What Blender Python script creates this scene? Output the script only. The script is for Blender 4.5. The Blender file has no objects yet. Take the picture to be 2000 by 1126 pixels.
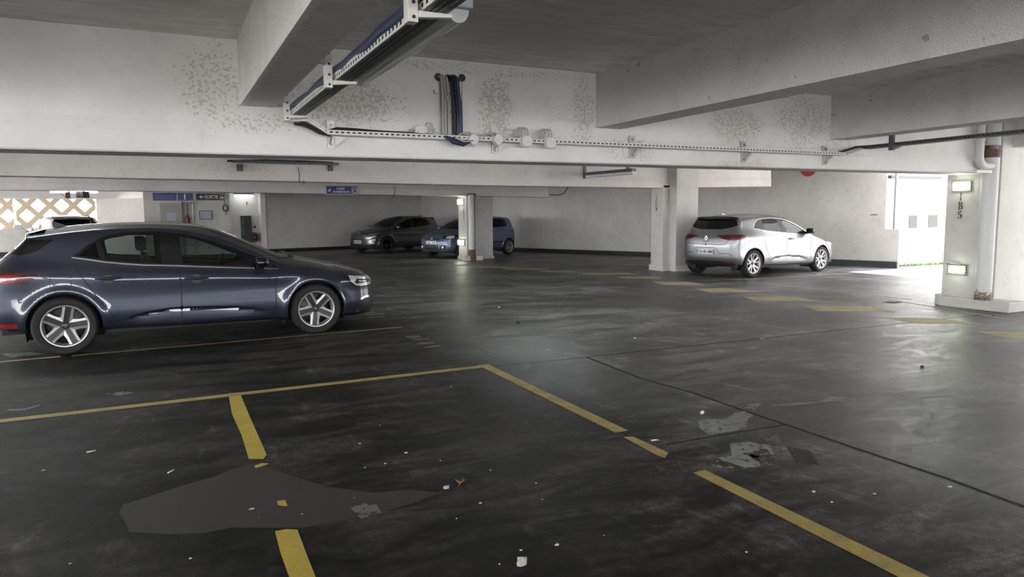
import bpy, bmesh, math, random
import numpy as np
from mathutils import Vector, Matrix, Euler
from mathutils.geometry import delaunay_2d_cdt
PI = math.pi
SC = bpy.context.scene
COL = SC.collection
random.seed(7)
rad = math.radians

# ---------------------------------------------------------------- camera (solved from the vanishing points of the beams, lines and pillars)
FPX = 1391.92; CYAW, CPIT, CROL = rad(25.9544), rad(5.8248), rad(-0.4332); EYE = 1.45
_F = np.array([math.sin(CYAW)*math.cos(CPIT), math.cos(CYAW)*math.cos(CPIT), -math.sin(CPIT)])
_R0 = np.array([math.cos(CYAW), -math.sin(CYAW), 0.0]); _U0 = np.cross(_R0, _F)
_R = _R0*math.cos(CROL)+_U0*math.sin(CROL); _U = -_R0*math.sin(CROL)+_U0*math.cos(CROL)
_O = np.array([0, 0, EYE])
def _pl(x, y, a, v):
    d = _F*FPX+_R*(x-1000)-_U*(y-563)
    return Vector(_O+d*(v-_O[a])/d[a])
def onX(x, y, v): return _pl(x, y, 0, v)      # the point of the place seen at photo pixel x, y on the plane X = v
def onY(x, y, v): return _pl(x, y, 1, v)
def onZ(x, y, v=0.0): return _pl(x, y, 2, v)

# ---------------------------------------------------------------- materials
MATS = {}
class NT:
    def __init__(s, name):
        m = bpy.data.materials.new(name); m.use_nodes = True
        s.m = m; s.t = m.node_tree; s.t.nodes.clear()
        s.out = s.t.nodes.new('ShaderNodeOutputMaterial')
        MATS[name] = m
    def n(s, typ, ins=None, **props):
        nd = s.t.nodes.new('ShaderNode'+typ)
        for k, v in props.items(): setattr(nd, k, v)
        for k, v in (ins or {}).items():
            sock = nd.inputs[k]
            if hasattr(v, 'is_output') or isinstance(v, bpy.types.NodeSocket): s.t.links.new(v, sock)
            else: sock.default_value = v
        return nd
    def pos(s): return s.n('NewGeometry').outputs['Position']
    def obj(s): return s.n('TexCoord').outputs['Object']
    def noise(s, vec, scale, detail=4, rough=.55, dist=0.0):
        return s.n('TexNoise', {'Vector': vec, 'Scale': scale, 'Detail': detail, 'Roughness': rough, 'Distortion': dist}).outputs['Fac']
    def scale(s, vec, x, y, z): return s.n('VectorMath', {0: vec, 1: (x, y, z)}, operation='MULTIPLY').outputs[0]
    def ramp(s, fac, a, b, lo=0.0, hi=1.0):
        return s.n('MapRange', {'Value': fac, 'From Min': a, 'From Max': b, 'To Min': lo, 'To Max': hi}, interpolation_type='SMOOTHSTEP').outputs[0]
    def mth(s, op, a, b=0.0, c=0.0, clamp=False):
        return s.n('Math', {0: a, 1: b, 2: c}, operation=op, use_clamp=clamp).outputs[0]
    def mix(s, fac, a, b, blend='MIX'):
        nd = s.n('Mix', data_type='RGBA', blend_type=blend)
        for k, v in ((0, fac), (6, a), (7, b)):
            if isinstance(v, bpy.types.NodeSocket): s.t.links.new(v, nd.inputs[k])
            else: nd.inputs[k].default_value = v if k == 0 else (*v, 1) if len(v) == 3 else v
        return nd.outputs[2]
    def blob(s, vec, c, r, soft=.5):          # 1 inside an ellipsoid about c with radii r, falling to 0
        d = s.n('VectorMath', {0: vec, 1: c}, operation='SUBTRACT').outputs[0]
        d = s.scale(d, 1/r[0], 1/r[1], 1/r[2])
        l = s.n('VectorMath', {0: d}, operation='LENGTH').outputs['Value']
        return s.ramp(l, 1+soft, 1-soft)
    def bump(s, h, strength=.2, dist=.01):
        return s.n('Bump', {'Height': h, 'Strength': strength, 'Distance': dist}).outputs['Normal']
    def bsdf(s, **kw):
        nd = s.n('BsdfPrincipled')
        for k, v in kw.items():
            k = k.replace('_', ' ')
            if isinstance(v, bpy.types.NodeSocket): s.t.links.new(v, nd.inputs[k])
            else: nd.inputs[k].default_value = (*v, 1) if isinstance(v, tuple) and len(v) == 3 else v
        s.t.links.new(nd.outputs[0], s.out.inputs[0]); return nd
def simple(name, col, rough=.5, metal=0.0, **kw):
    t = NT(name); t.bsdf(Base_Color=col, Roughness=rough, Metallic=metal, **kw); return t.m
def emit(name, col, strength):
    t = NT(name)
    e = t.n('Emission', {'Color': (*col, 1), 'Strength': strength}); t.t.links.new(e.outputs[0], t.out.inputs[0]); return t.m
def glass(name, tint, rough=0.02, refl=1.45):
    t = NT(name)
    tr = t.n('BsdfTransparent', {'Color': (*tint, 1)}); gl = t.n('BsdfGlossy', {'Color': (1, 1, 1, 1), 'Roughness': rough})
    fr = t.n('Fresnel', {'IOR': refl}); mx = t.n('MixShader', {0: fr.outputs[0], 1: tr.outputs[0], 2: gl.outputs[0]})
    t.t.links.new(mx.outputs[0], t.out.inputs[0]); return t.m

# ---------------------------------------------------------------- mesh helpers
def _inv(parent):
    m = Matrix.Identity(4); p = parent
    while p is not None:
        m = Matrix.LocRotScale(p.location, p.rotation_euler, p.scale) @ m; p = p.parent
    return m.inverted()
class MB:
    def __init__(s): s.v = []; s.f = []; s.mi = []; s.cur = 0
    def add(s, vs, fs):
        b = len(s.v); s.v += [tuple(v) for v in vs]; s.f += [tuple(b+i for i in f) for f in fs]; s.mi += [s.cur]*len(fs); return s
    def box(s, x0, x1, y0, y1, z0, z1):
        v = [(x, y, z) for x in (x0, x1) for y in (y0, y1) for z in (z0, z1)]
        return s.add(v, [(0, 1, 3, 2), (4, 6, 7, 5), (0, 4, 5, 1), (2, 3, 7, 6), (0, 2, 6, 4), (1, 5, 7, 3)])
    def hexa(s, p):   # eight points ordered as box()
        return s.add(p, [(0, 1, 3, 2), (4, 6, 7, 5), (0, 4, 5, 1), (2, 3, 7, 6), (0, 2, 6, 4), (1, 5, 7, 3)])
    def quad(s, a, b, c, d): return s.add([a, b, c, d], [(0, 1, 2, 3)])
    def prism(s, pts, d):   # planar polygon pts swept by vector d
        n = len(pts); d = Vector(d); a = [Vector(p) for p in pts]
        return s.add(a+[p+d for p in a], [tuple(range(n))[::-1], tuple(range(n, 2*n))]+[(i, (i+1) % n, n+(i+1) % n, n+i) for i in range(n)])
    def tube(s, pts, r, n=8, cap=True):
        pts = [Vector(p) for p in pts]; rs = r if isinstance(r, (list, tuple)) else [r]*len(pts)
        vs = []; fs = []; N = None
        for i, p in enumerate(pts):
            t = (pts[min(i+1, len(pts)-1)]-pts[max(i-1, 0)])
            if t.length < 1e-9: t = Vector((0, 0, 1))
            t.normalize()
            if N is None: N = t.orthogonal().normalized()
            N = (N-t*N.dot(t)); N = N.normalized() if N.length > 1e-6 else t.orthogonal().normalized()
            B = t.cross(N)
            vs += [p+(N*math.cos(2*PI*k/n)+B*math.sin(2*PI*k/n))*rs[i] for k in range(n)]
        for i in range(len(pts)-1):
            fs += [(i*n+k, i*n+(k+1) % n, (i+1)*n+(k+1) % n, (i+1)*n+k) for k in range(n)]
        if cap: fs += [tuple(range(n))[::-1], tuple(range((len(pts)-1)*n, len(pts)*n))]
        return s.add(vs, fs)
    def lathe(s, prof, o=(0, 0, 0), axis='y', n=48, close=False):   # prof: (radius, along)
        o = Vector(o); vs = []; m = len(prof); fs = []
        for k in range(n):
            a = 2*PI*k/n; c, q = math.cos(a), math.sin(a)
            for r, h in prof:
                vs.append(o+Vector({'y': (r*c, h, r*q), 'z': (r*c, r*q, h), 'x': (h, r*c, r*q)}[axis]))
        for k in range(n):
            k2 = (k+1) % n
            for i in range(m-1 if not close else m):
                j = (i+1) % m; fs.append((k*m+i, k2*m+i, k2*m+j, k*m+j))
        return s.add(vs, fs)
    def build(s, name, mat, parent=None, smooth=False, bevel=0.0, world=True, angle=40, recalc=True):
        me = bpy.data.meshes.new(name)
        vs = s.v
        if parent is not None and world:
            M = _inv(parent); vs = [tuple(M @ Vector(v)) for v in vs]
        me.from_pydata(vs, [], s.f)
        for m in (mat if isinstance(mat, (list, tuple)) else [mat]): me.materials.append(MATS[m] if isinstance(m, str) else m)
        me.polygons.foreach_set('material_index', s.mi)
        if recalc:
            bm = bmesh.new(); bm.from_mesh(me); bmesh.ops.recalc_face_normals(bm, faces=bm.faces); bm.to_mesh(me); bm.free()
        me.polygons.foreach_set('use_smooth', [bool(smooth)]*len(me.polygons))
        if smooth: me.set_sharp_from_angle(angle=rad(angle))
        o = bpy.data.objects.new(name, me); COL.objects.link(o)
        if parent is not None: o.parent = parent
        if bevel:
            b = o.modifiers.new('bevel', 'BEVEL'); b.width = bevel; b.segments = 2; b.limit_method = 'ANGLE'; b.angle_limit = rad(35)
        return o
def thing(name, label, cat, loc=(0, 0, 0), rot=(0, 0, 0), group=None, scale=(1, 1, 1)):
    o = bpy.data.objects.new(name, None); COL.objects.link(o); o.empty_display_size = .1
    o.location = loc; o.rotation_euler = rot if not isinstance(rot, (int, float)) else (0, 0, rot); o.scale = scale
    return tag(o, label, cat, group)
def tag(o, label, cat, group=None, kind=None):
    o['label'] = label; o['category'] = cat
    if group: o['group'] = group
    if kind: o['kind'] = kind
    return o
def struct(o, label=None, cat=None):
    o['kind'] = 'structure'
    if label: o['label'] = label
    if cat: o['category'] = cat
    return o
def copy_thing(root, loc, rot=None, label=None, group=None):
    r = root.copy(); COL.objects.link(r); r.location = loc
    if rot is not None: r.rotation_euler = rot
    if label: r['label'] = label
    if group: r['group'] = group
    for ch in list(root.children):
        c = ch.copy(); COL.objects.link(c); c.parent = r
        for g in list(ch.children):
            d = g.copy(); COL.objects.link(d); d.parent = c
    return r
def text_mb(txt, size, mat4, extrude=.001, bold=0.0, cap=None, width=None):
    """letters as flat solid mesh, lower left corner at the origin of mat4 (x along the writing, y up)"""
    cu = bpy.data.curves.new('t', 'FONT'); cu.body = txt; cu.size = size; cu.extrude = extrude; cu.offset = bold; cu.resolution_u = 3
    o = bpy.data.objects.new('t', cu); COL.objects.link(o)
    bpy.context.view_layer.update()
    me = bpy.data.meshes.new_from_object(o.evaluated_get(bpy.context.evaluated_depsgraph_get()))
    vs = np.array([v.co for v in me.vertices]); fs = [tuple(p.vertices) for p in me.polygons]
    bpy.data.objects.remove(o); bpy.data.curves.remove(cu); bpy.data.meshes.remove(me)
    lo, hi = vs.min(0), vs.max(0); vs[:, 0] -= lo[0]; vs[:, 1] -= lo[1]
    if cap: vs[:, 1] *= cap/(hi[1]-lo[1])
    if width: vs[:, 0] *= width/(hi[0]-lo[0])
    elif cap: vs[:, 0] *= cap/(hi[1]-lo[1])
    return [tuple(mat4 @ Vector(v)) for v in vs], fs
def frame4(o, x, y):
    x = Vector(x).normalized(); y = Vector(y); z = x.cross(y).normalized(); y = z.cross(x)
    m = Matrix((x, y, z)).transposed().to_4x4(); m.translation = Vector(o); return m
# ================================================================ materials
def car_paint(name, col, metal=.6, rough=.32, coat=1.0):
    t = NT(name)
    fl = t.noise(t.obj(), 900, 1); c = t.mix(t.ramp(fl, .35, .7), tuple(x*.85 for x in col), tuple(min(1, x*1.15) for x in col))
    t.bsdf(Base_Color=c, Metallic=metal, Roughness=rough, Coat_Weight=coat, Coat_Roughness=.03)
car_paint('paint_slate', (.029, .034, .052), .6, .34)
car_paint('paint_silver', (.24, .243, .255), .85, .36, .3)
car_paint('paint_grey', (.075, .077, .08), .6, .35)
car_paint('paint_blue', (.105, .13, .19), .55, .36, .4)
car_paint('paint_white', (.75, .75, .77), .0, .3)
simple('gloss_black', (.006, .006, .007), .12)
simple('plastic_black', (.012, .012, .013), .5)
simple('seam', (.004, .004, .004), .7)
simple('interior_dark', (.018, .018, .02), .75)
simple('interior_red', (.35, .05, .05), .75)
simple('underbody', (.008, .008, .009), .8)
simple('tyre', (.008, .008, .009), .8)
simple('rim_silver', (.40, .395, .39), .38, .7)
simple('rim_dark', (.012, .012, .014), .4, .2)
simple('hub_dark', (.03, .03, .032), .3, .3)
simple('chrome', (.72, .72, .74), .12, 1.0)
simple('plate_white', (.72, .72, .68), .4)
simple('plate_blue', (.02, .06, .35), .4)
simple('letter_black', (.01, .01, .01), .5)
simple('letter_white', (.8, .8, .8), .5)
simple('lamp_lens', (.30, .31, .33), .1, .7, Coat_Weight=1.0)
simple('lamp_dark', (.012, .012, .014), .1, .2, Coat_Weight=1.0)
simple('lamp_bright', (.85, .86, .88), .12, .6, Coat_Weight=1.0)
simple('lamp_red', (.20, .006, .010), .25, 0.0, Coat_Weight=1.0)
simple('lamp_red_dark', (.05, .003, .006), .25, 0.0, Coat_Weight=1.0)
glass('car_glass', (.42, .47, .45), .01)
glass('car_glass_dark', (.035, .038, .042), .01, 1.33)
# ---------------------------------------------------------------- building materials
def paint_concrete(name, base, patches=(), speck=.5, grime=.12, rough=.75, board=0.0, spot_scale=38):
    """white-painted concrete: faint roller mottling, pin holes, and patches where mould spots show"""
    t = NT(name); p = t.pos()
    n1 = t.noise(p, 1.1, 5, .6); n2 = t.noise(p, 7, 4, .6); n3 = t.noise(p, spot_scale, 3, .6); n4 = t.noise(p, 70, 2, .5)
    c = t.mix(t.ramp(n1, .35, .7), base, tuple(x*.87 for x in base))
    c = t.mix(t.mth('MULTIPLY', t.ramp(n2, .5, .75), grime), c, (.30, .28, .25))
    # mould spots: dense inside the patches, rare elsewhere
    m = None
    for ctr, r, s in patches:
        b = t.mth('MULTIPLY', t.blob(p, ctr, r, .55), s); m = b if m is None else t.mth('MAXIMUM', m, b)
    dens = m if m is not None else 0.0
    thr = t.mth('SUBTRACT', .70, t.mth('MULTIPLY', dens, .24)) if m is not None else .70
    spots = t.ramp(t.mth('SUBTRACT', n3, thr), 0.0, .05)
    c = t.mix(t.mth('MULTIPLY', spots, speck), c, (.27, .245, .20))
    if m is not None: c = t.mix(t.mth('MULTIPLY', dens, .16), c, (.33, .30, .25))
    pin = t.ramp(n4, .76, .80); c = t.mix(t.mth('MULTIPLY', pin, .7), c, (.05, .05, .05))
    bp = t.bump(t.mth('ADD', t.mth('MULTIPLY', n2, .5), n4), .15, .006)
    t.bsdf(Base_Color=c, Roughness=rough, Normal=bp); return t.m
WH = (.70, .69, .672)
paint_concrete('paint_beam', WH, patches=[
    ((.42, 6.5, 2.55), (.28, 1, .35), .75), ((.75, 6.5, 2.25), (.4, 1, .10), .7), ((1.55, 6.5, 2.48), (.50, 1, .22), 1.0), ((3.0, 6.5, 2.50), (.20, 1, .42), 1.0),
    ((2.6, 6.5, 2.86), (1.6, 1, .06), .6), ((4.02, 6.5, 2.55), (.16, 1, .4), .8), ((4.6, 6.5, 2.16), (.35, 1, .16), .75), ((3.75, 6.5, 2.45), (.25, 1, .18), .4),
    ((6.15, 6.5, 2.50), (.45, 1, .22), .9), ((7.2, 6.5, 2.6), (.5, 1, .35), .85), ((7.9, 6.5, 2.3), (.3, 1, .25), .7), ((6.2, 6.5, 2.03), (.5, 1, .05), .8), ((8.6, 6.5, 2.42), (.8, 1, .12), .4)])
paint_concrete('paint_pillar', (.50, .49, .47), patches=[((11.69, 14.65, 2.1), (.12, .25, .6), 1.0), ((11.9, 14.48, 2.1), (.3, .1, .3), .5), ((11.0, 6.8, .1), (.2, .6, .12), .8), ((11.0, 6.8, 2.0), (.1, .5, .06), .8), ((8.93, 22, .1), (.2, .7, .15), .8)], grime=.35)
paint_concrete('paint_far', (.60, .565, .55), patches=[((1.4, 14.6, 2.45), (.9, 1, .2), .8), ((3.6, 14.6, 2.4), (.3, 1, .2), .6)], grime=.2)
paint_concrete('paint_wall', (.52, .505, .48), grime=.35, speck=.3)
paint_concrete('plaster_outside', (.70, .69, .675), grime=.1, speck=.2)
# the long beams that run away from the camera: rougher spray finish
def spray(name, base):
    t = NT(name); p = t.pos(); n = t.noise(p, 120, 2, .6); n2 = t.noise(p, 3, 4, .6); n3 = t.noise(p, 11, 3, .5)
    c = t.mix(t.ramp(n, .4, .65), base, tuple(x*.72 for x in base)); c = t.mix(t.mth('MULTIPLY', t.ramp(n2, .45, .7), .3), c, tuple(x*.6 for x in base))
    c = t.mix(t.mth('MULTIPLY', t.ramp(n3, .68, .74), .5), c, (.12, .11, .10))
    t.bsdf(Base_Color=c, Roughness=.85, Normal=t.bump(n, .35, .006))
spray('spray_paint', (.74, .715, .68)); spray('spray_grey', (.68, .675, .67))
# bare concrete undersides; the paint laps over the edge of the left beam in a ragged line
t = NT('concrete_under'); p = t.pos(); n = t.noise(t.scale(p, 1, 6, 1), 5, 5, .6); n2 = t.noise(p, 60, 2)
t.bsdf(Base_Color=t.mix(t.ramp(n, .3, .7), (.58, .57, .56), (.70, .69, .68)), Roughness=.85, Normal=t.bump(n2, .15, .004))
t = NT('beam_underside'); p = t.pos(); n = t.noise(t.scale(p, 1, 6, 1), 5, 5, .6); rg = t.noise(t.scale(p, 1, 1, 1), 26, 5, .7)
x = t.n('SeparateXYZ', {0: p}).outputs[0]; lap = t.ramp(t.mth('SUBTRACT', x, t.mth('MULTIPLY', t.mth('SUBTRACT', rg, .5), .16)), .655, .665)
c = t.mix(t.ramp(n, .3, .7), (.52, .515, .515), (.62, .61, .61)); t.bsdf(Base_Color=t.mix(lap, (.74, .715, .68), c), Roughness=.85)
t = NT('ceiling_concrete'); p = t.pos(); n = t.noise(t.scale(p, .5, 2.2, 1), 4, 6, .62, .6); n2 = t.noise(p, .6, 3); n3 = t.noise(p, 90, 2)
c = t.mix(t.ramp(n, .32, .68), (.62, .60, .59), (.80, .78, .765)); c = t.mix(t.mth('MULTIPLY', t.ramp(n2, .45, .65), .5), c, (.58, .57, .555))
t.bsdf(Base_Color=c, Roughness=.88, Normal=t.bump(n3, .2, .004))
# the floor: a worn dark coating, smeared and scuffed
t = NT('floor_coating'); p = t.pos()
a = t.noise(t.scale(p, 1, 1, 1), .45, 5, .6); b = t.noise(t.scale(p, .55, 1.6, 1), 2.2, 6, .65, .8); cgr = t.noise(p, 120, 2, .6); d = t.noise(p, 14, 5, .7); sm = t.noise(t.scale(p, 1.0, .35, 1), 3.1, 4, .6, 1.5)
x = t.n('SeparateXYZ', {0: p}).outputs[0]
right = t.ramp(t.mth('ADD', x, t.mth('MULTIPLY', t.mth('SUBTRACT', a, .5), 2.5)), 1.8, 4.6)                     # bays darker, drive lane lighter: the light towards the right painted into the colour
c = t.mix(right, (.0205, .0192, .0182), (.064, .063, .0655))
f = t.mth('MULTIPLY', t.ramp(a, .42, .58, 1.5, .6), t.ramp(b, .38, .64, .5, 2.1))
f = t.mth('MULTIPLY', f, t.ramp(sm, .55, .72, 1.0, 1.9)); f = t.mth('MULTIPLY', f, t.ramp(cgr, .38, .72, .8, 1.4)); f = t.mth('MULTIPLY', f, t.ramp(d, .38, .64, .75, 1.4))
c = t.n('VectorMath', {0: c, 'Scale': f}, operation='SCALE').outputs[0]
rg = t.mth('ADD', t.ramp(b, .3, .8, .40, .58), t.ramp(d, .3, .7, -.06, .06))
rg = t.mth('ADD', rg, t.ramp(right, 0, 1, .18, -.05))
t.bsdf(Base_Color=c, Roughness=rg, Specular_IOR_Level=t.ramp(right, 0, 1, .1, .4), Normal=t.bump(t.mth('ADD', cgr, t.mth('MULTIPLY', d, .6)), .32, .004))
simple('floor_outside', (.58, .565, .54), .9)
def worn(name, col, keep, scale=30, rough=.7, dirt=(.05, .045, .035), dk=.35):
    """floor paint with worn-through gaps: keep is the share of the paint left"""
    t = NT(name); p = t.pos(); n = t.noise(p, scale, 5, .7); n2 = t.noise(p, 5, 4, .6); n3 = t.noise(p, 90, 3, .6)
    c = t.mix(t.mth('MULTIPLY', t.ramp(n2, .35, .7), dk), col, dirt); c = t.mix(t.mth('MULTIPLY', t.ramp(n3, .5, .72), .35), c, dirt)
    b = t.n('BsdfPrincipled'); t.t.links.new(c, b.inputs['Base Color']); b.inputs['Roughness'].default_value = rough
    tr = t.n('BsdfTransparent'); k = t.ramp(n, .62+(keep-.5)*.5+.04, .62+(keep-.5)*.5-.04)
    mx = t.n('MixShader', {0: k, 1: tr.outputs[0], 2: b.outputs[0]}); t.t.links.new(mx.outputs[0], t.out.inputs[0])
worn('line_yellow', (.47, .36, .10), .75); worn('line_yellow_bright', (.58, .44, .06), .8, dk=.15); worn('line_dull', (.26, .20, .08), .55); worn('line_pale', (.48, .42, .24), .7)
worn('scuff_pale', (.30, .30, .30), .42, 22, .8, (.12, .12, .12)); worn('scuff_soft', (.15, .147, .145), .35, 9, .75, (.10, .10, .10)); worn('tread_dark', (.022, .022, .023), .42, 16, .6); worn('patch_brown', (.030, .027, .024), .88, 6, .75, (.026, .024, .022))
simple('joint_dark', (.012, .012, .012), .9); simple('tar_base', (.010, .010, .011), .6); simple('tar_trim', (.035, .036, .040), .7)
worn('stencil', (.03, .03, .03), .9, 60, .8, (.10, .10, .10))
simple('galvanised', (.46, .46, .44), .45, .55); simple('cream_steel', (.60, .59, .55), .5); simple('steel_dark', (.10, .10, .11), .5, .6)
simple('cable_black', (.012, .012, .013), .55); simple('conduit_blue', (.020, .030, .065), .45); simple('cable_grey', (.36, .35, .34), .6)
simple('box_grey', (.58, .575, .56), .5); simple('screw', (.2, .2, .2), .4, .8)
simple('lamp_body', (.36, .42, .45), .5); t = NT('lamp_cover'); b = t.n('BsdfPrincipled', {'Base Color': (.78, .80, .82, 1), 'Roughness': .16}); tr = t.n('BsdfTransparent', {'Color': (.85, .87, .88, 1)}); mx = t.n('MixShader', {0: .7, 1: tr.outputs[0], 2: b.outputs[0]}); t.t.links.new(mx.outputs[0], t.out.inputs[0]); simple('tube_off', (.72, .72, .72), .35)
emit('tube_lit', (.95, 1.0, .98), 6.0); emit('tube_dim', (.95, 1.0, .98), 1.4); emit('marker_lit', (.93, 1.0, .76), 2.2)
simple('marker_frame', (.20, .24, .14), .6); simple('wire', (.12, .13, .10), .5, .5)
simple('sign_blue', (.018, .028, .16), .3); simple('sign_black', (.012, .014, .03), .35); simple('sign_frame', (.36, .36, .38), .4, .6); simple('letter_blue', (.10, .14, .42), .5)
simple('red_paint', (.32, .025, .02), .45); simple('red_dull', (.16, .03, .025), .6); simple('paper', (.50, .50, .48), .8); simple('paper_blue', (.36, .39, .47), .7)
simple('pipe_paint', (.50, .50, .50), .5); simple('rust', (.12, .075, .05), .85); simple('door_paint', (.30, .28, .26), .6); simple('dark_box', (.02, .02, .022), .6); simple('brown_box', (.12, .06, .05), .6)
simple('lattice', (.62, .50, .36), .85); simple('cig_paper', (.70, .68, .62), .8); simple('cig_filter', (.50, .27, .10), .8); simple('leaf_brown', (.26, .13, .065), .8); simple('tissue', (.30, .29, .26), .9); simple('grass', (.10, .20, .04), .8); simple('dirt', (.02, .02, .018), .9); simple('window_grey', (.05, .052, .05), .5)
t = NT('pipe_rusty'); p = t.pos(); n = t.noise(p, 22, 5, .7); z = t.n('SeparateXYZ', {0: p}).outputs[2]
low = t.ramp(t.mth('ADD', z, t.mth('MULTIPLY', t.mth('SUBTRACT', n, .5), .5)), .30, .22)
t.bsdf(Base_Color=t.mix(low, (.50, .50, .50), t.mix(t.ramp(n, .4, .6), (.20, .10, .05), (.05, .03, .02))), Roughness=.6)
# ================================================================ cars
def pchip(xs, ys):
    xs = np.array(xs, float); ys = np.array(ys, float); h = np.diff(xs); d = np.diff(ys)/h; m = np.zeros_like(ys)
    for i in range(1, len(xs)-1):
        if d[i-1]*d[i] > 0:
            w1 = 2*h[i]+h[i-1]; w2 = h[i]+2*h[i-1]; m[i] = (w1+w2)/(w1/d[i-1]+w2/d[i])
    m[0] = d[0]; m[-1] = d[-1]
    def f(x):
        x = np.asarray(x, float); xc = np.clip(x, xs[0], xs[-1]); i = np.clip(np.searchsorted(xs, xc, side='right')-1, 0, len(h)-1)
        t = (xc-xs[i])/h[i]; t2 = t*t; t3 = t2*t
        r = (2*t3-3*t2+1)*ys[i]+(t3-2*t2+t)*h[i]*m[i]+(-2*t3+3*t2)*ys[i+1]+(t3-t2)*h[i]*m[i+1]
        return r+(x-xc)*np.where(x < xs[0], m[0], m[-1])
    return f
def spline(xs, ys):          # natural cubic
    xs = np.array(xs, float); ys = np.array(ys, float); n = len(xs); h = np.diff(xs)
    A = np.eye(n); b = np.zeros(n)
    for i in range(1, n-1):
        A[i, i-1:i+2] = h[i-1], 2*(h[i-1]+h[i]), h[i]; b[i] = 6*((ys[i+1]-ys[i])/h[i]-(ys[i]-ys[i-1])/h[i-1])
    M = np.linalg.solve(A, b)
    def f(x):
        x = np.asarray(x, float); i = np.clip(np.searchsorted(xs, x, side='right')-1, 0, n-2)
        a = xs[i+1]-x; c = x-xs[i]
        return (M[i]*a**3+M[i+1]*c**3)/(6*h[i])+(ys[i]/h[i]-M[i]*h[i]/6)*a+(ys[i+1]/h[i]-M[i+1]*h[i]/6)*c
    return f
NROW = 10
TSC = 0.17
class Surf:
    """half body (y > 0, x forward, origin on the ground under the rear axle) as a smooth map of (s along, t row)"""
    def __init__(q, sp):
        q.sp = sp; rc, fc = sp['rc'], sp['fc']; q.s0, q.s1 = rc-sp['Lr'], fc+sp['Lf']
        NS, NTT = 520, 300
        q.S = np.linspace(q.s0, q.s1, NS); q.T = np.linspace(0, NROW-1, NTT)
        K = lambda k: spline(*zip(*sp[k]))
        W, zb, z2, z3, z4, z5, z6, zt = K('W'), K('z0'), K('z2'), K('z3'), K('z4'), K('z5'), K('z6'), K('zt')
        bi = spline(*zip(*sp['bi'])); y2, y3 = spline(*zip(*sp['in2'])), spline(*zip(*sp['in3']))
        def side(x):
            w = W(x); Z = [zb(x), zb(x)+.055, z2(x), z3(x), z4(x), z5(x), z6(x)]
            Y = [w-.11, w-.03-.0*w, w-y2(x), w-y3(x), w, w-bi(x)]
            y6 = Y[5]-np.maximum(.045, sp['tum']*(z6(x)-z5(x))); Y.append(y6)
            k = (zt(x)-z6(x))
            for fr in (.87, .5, 0): Y.append(y6*fr); Z.append(z6(x)+k*(1-fr**sp.get('crown', 2.3)))
            return np.array([np.broadcast_to(x, Z[0].shape)]*NROW), np.array(Y), np.array(Z)
        xs = np.clip(q.S, rc, fc); X, Y, Z = side(xs)
        for sg, c, L, ends, ex in ((1, fc, sp['Lf'], sp['front'], sp['nf']), (-1, rc, sp['Lr'], sp['rear'], sp['nr'])):
            m = (q.S-c)*sg > 0; ph = np.abs(q.S[m]-c)/L*(PI/2)
            x0, y0, z0 = side(np.array([c])); si, co = np.sin(ph), np.cos(ph)
            for j in range(NROW):
                n = ex[j] if isinstance(ex, (list, tuple)) else ex
                r = (np.abs(si)**n+np.abs(co)**n+1e-12)**(-1/n); cx, cy = r*si, r*co
                X[j, m] = c+(ends[j][0]-c)*cx; Y[j, m] = y0[j]*cy
                w = cx**sp.get('zp', 1.0)
                Z[j, m] = z0[j]+(ends[j][1]-z0[j])*w
        P = np.zeros((NS, NTT, 3)); js = np.arange(NROW)
        for A, c in ((X, 0), (Y, 1), (Z, 2)):
            # pchip across the rows, all stations at once
            d = np.diff(A, axis=0); m = np.zeros_like(A)
            pr = d[:-1]*d[1:]; hm = np.where(pr > 0, 2*pr/(d[:-1]+d[1:]+np.where(pr > 0, 0, 1)), 0); m[1:-1] = hm; m[0] = d[0]; m[-1] = d[-1] if c != 2 else 0
            if c == 0: m[-1] = d[-1]
            i = np.clip(q.T.astype(int), 0, NROW-2); t = (q.T-i)[:, None]
            h = (2*t**3-3*t**2+1)*A[i]+(t**3-2*t**2+t)*m[i]+(-2*t**3+3*t**2)*A[i+1]+(t**3-t**2)*m[i+1]
            P[:, :, c] = h.T
        for fn in sp.get('mods', []): fn(P)
        P[:, -1, 1] = 0; P[0, :, 1] = 0; P[-1, :, 1] = 0
        q.P = P
        du = np.gradient(P, axis=0); dv = np.gradient(P, axis=1); N = np.cross(du, dv); N = N/(np.linalg.norm(N, axis=2, keepdims=True)+1e-12)
        if N[NS//2, NTT//3, 1] < 0: N = -N
        N[:, -1, 1] = 0; N[0, :, 1] = 0; N[-1, :, 1] = 0
        N /= np.linalg.norm(N, axis=2, keepdims=True)+1e-12
        q.N = N; q.ds = q.S[1]-q.S[0]; q.dt = q.T[1]-q.T[0]
    def samp(q, A, s, t):
        a = np.clip((np.asarray(s)-q.s0)/q.ds, 0, len(q.S)-1.0001); b = np.clip(np.asarray(t)/q.dt, 0, len(q.T)-1.0001)
        i, j = a.astype(int), b.astype(int); u = (a-i)[:, None]; v = (b-j)[:, None]
        return (1-u)*(1-v)*A[i, j]+u*(1-v)*A[i+1, j]+(1-u)*v*A[i, j+1]+u*v*A[i+1, j+1]
    def inv(q, view, a, b):
        P = q.P; sp = q.sp; ax = {'S': (0, 2), 'F': (1, 2), 'B': (1, 2), 'T': (0, 1)}[view]
        S = q.S[:, None]; T = q.T[None, :]
        ok = {'S': (T < 7.0)+0*S, 'F': (S > sp['fc']-.05)*(T < 7.5), 'B': (S < sp['rc']+.05)*(T < 7.6), 'T': (T > 5.0)+0*S}[view]
        d = (P[:, :, ax[0]]-a)**2+(P[:, :, ax[1]]-b)**2+np.where(ok, 0, 1e3)
        if view == 'S': d = d+np.where(q.N[:, :, 1] < .02, .02, 0)
        i, j = np.unravel_index(np.argmin(d), d.shape); s, t = q.S[i], q.T[j]
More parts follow.
